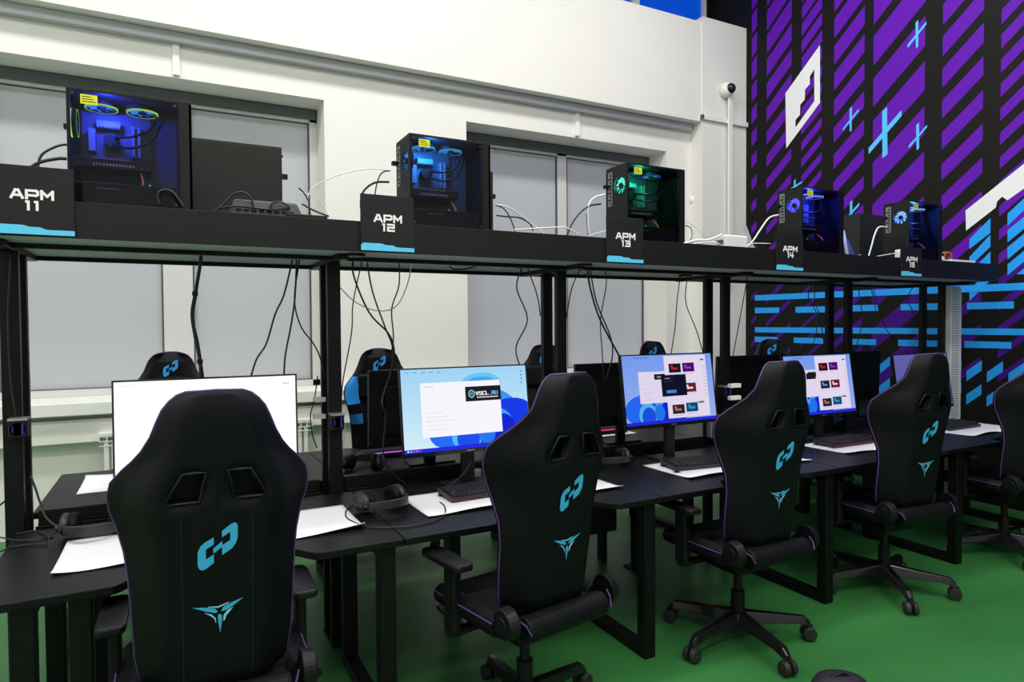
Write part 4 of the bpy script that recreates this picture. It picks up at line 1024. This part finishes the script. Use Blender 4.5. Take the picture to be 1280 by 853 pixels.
cable(i_([(1210, 440), (1100, 460), (1000, 530), (920, 640), (870, 760)], 3.08), 'thick black cable bending down from the APM 13 computer', .005, group=GT)
cable(i_([(1065, 540), (1072, 640), (1080, 760)], 3.10), 'thin black cable left of the APM 13 computer', .003, group=GT)
cable(i_([(1080, 760), (1180, 730), (1290, 700)], 3.0), 'white cable lying left of the sign APM 13', .003, CABW, GT)
j_ = lambda pts, Y=3.2: pxc(850, 180, 6.09, pts, Y)
cable(j_([(40, 620), (80, 640), (92, 680), (85, 720), (60, 760), (50, 810)]), 'thin black cable loop right of the green glowing computer', .003, group=GT)
cable(j_([(40, 580), (120, 640), (200, 720)]), 'thin white cable sloping down right of the APM 13 computer', .002, CABW, GT)
cable(j_([(30, 760), (120, 735), (220, 730), (320, 690)], 2.88), 'white cable leading to the white router', .007, CABW, GT)
cable(j_([(30, 775), (150, 755), (250, 750), (300, 765)], 2.86), 'second white cable lying before the white router', .005, CABW, GT)
k_ = lambda pts, Y=3.05: pxc(930, 200, 6.4, pts, Y)
cable(k_([(275, 440), (200, 465), (130, 560), (70, 650), (10, 705), (-20, 725)]), 'white cable bending down from the APM 14 computer to the router', .0055, CABW, GT)
cable(k_([(50, 668), (120, 668), (215, 670)], 2.9), 'white cable lying left of the APM 14 computer', .003, CABW, GT)
cable(k_([(1150, 540), (1080, 538), (1045, 600), (1020, 690), (995, 780)]), 'white cable bending down from the last computer, by the white-blue fan', .0055, CABW, GT)
cable(k_([(880, 770), (930, 762), (990, 782), (1100, 765), (1225, 745)], 2.88), 'white cable lying between the two right-hand computers', .003, CABW, GT)
# cables on the desks
GD = 'cables on the desks'
zt = .7535
def flat(pts, label, r=.003, m_=CABB): cable([at(a, b, Z=zt+.002) for a, b in pts], label, r, m_, GD)
flat([(470, 628), (440, 632), (432, 645), (447, 655), (470, 660), (520, 657), (553, 647), (556, 634), (550, 628)], 'thin headset cable looping over the second desk')
flat([(0, 672), (25, 676), (58, 672), (45, 664), (20, 668)], 'black cable loop at the left end of the first desk')
flat([(0, 690), (20, 683), (60, 680)], 'black cable lying at the left edge of the first desk')
cable([at(38, 595, Y=3.2), at(44, 610, Y=3.18), at(50, 628, Y=3.12), at(60, 650, Y=3.05), Vector((-.36, 2.98, .76))], 'black cable dropping beside the leftmost post to the headset', .0045)
cable([at(-5, 635, Y=3.2), at(8, 625, Y=3.2), at(18, 610, Y=3.2)], 'black cable left of the leftmost post', .004)
cable([at(14, 315, Y=3.12), at(10, 400, Y=3.12), at(14, 480, Y=3.12), at(20, 520, Y=3.12)], 'thin black cable running down the leftmost post', .004)
flat([(770, 568), (790, 560), (800, 566), (815, 572), (826, 578)], 'black cable behind the third keyboard', .0035)
flat([(1093, 548), (1080, 552), (1062, 551)], 'black mouse cable right of the fourth keyboard', .0025)
cable([at(397, 470, Y=3.4), at(393, 500, Y=3.4), at(388, 520, Y=3.4), at(391, 545, Y=3.4), at(396, 560, Y=3.4)], 'thin black cable left of the middle post', .003)
cable([at(410, 495, Y=3.5), at(430, 530, Y=3.5), at(428, 560, Y=3.5), at(424, 572, Y=3.5)], 'pale looped cable right of the middle post', .003, CABW)
cable([at(590, 575, Y=3.02), at(580, 592, Y=2.98), at(565, 606, Y=2.95), Vector((1.22, 2.92, .765))], 'black cable below the VSCL.RU monitor', .0035)
p_ = at(890, 545, Y=3.2)
tag(MB().box(p_.x-.03, p_.x+.03, 3.18, 3.22, .8, .9).build('wall_socket', IO, bevel=.004), 'small grey socket box under the right of the third monitor', 'socket')
p_ = at(594, 580, Y=3.1)
tag(MB().box(p_.x-.03, p_.x+.03, 3.08, 3.12, .752, .80).build('power_adapter', IO, bevel=.008), 'small grey plug under the VSCL.RU monitor', 'power adapter')
# equipment boxes under the third front desk
t = thing('foot_cabinet', 'small black cabinet under the third front desk', 'cabinet', (2.42, 3.5, .22))
m = MB(); m.box(-.28, .10, -.10, .15, 0, .30); m.build('body', PLAST, t, bevel=.005)
for a_ in (-.26, .05): MB().box(a_, a_+.03, -.02, .05, -.22, 0).build('leg', PLAST, t)
# dark rounded bag at the bottom edge
p_ = at(1045, 862, Z=.05)
t = thing('black_bag', 'rounded black bag top at the bottom edge of the photo', 'bag', (p_.x, p_.y-.02, 0), R(-20))
m = MB(); m.lathe([(0, 0), (.10, 0), (.115, .03), (.115, .075), (.10, .10), (.06, .112), (0, .115)], 28, M_=Matrix.Diagonal((1, .8, 1, 1))); m.build('body', mat('black_fabric', (.012, .010, .018), .6, bump=.3, nscale=90), t, smooth=True)
m = MB(); m.tube(smoothpath([(-.04, 0, .11), (0, 0, .125), (.04, 0, .11)]), .005, 6); m.build('handle', PLAST, t)
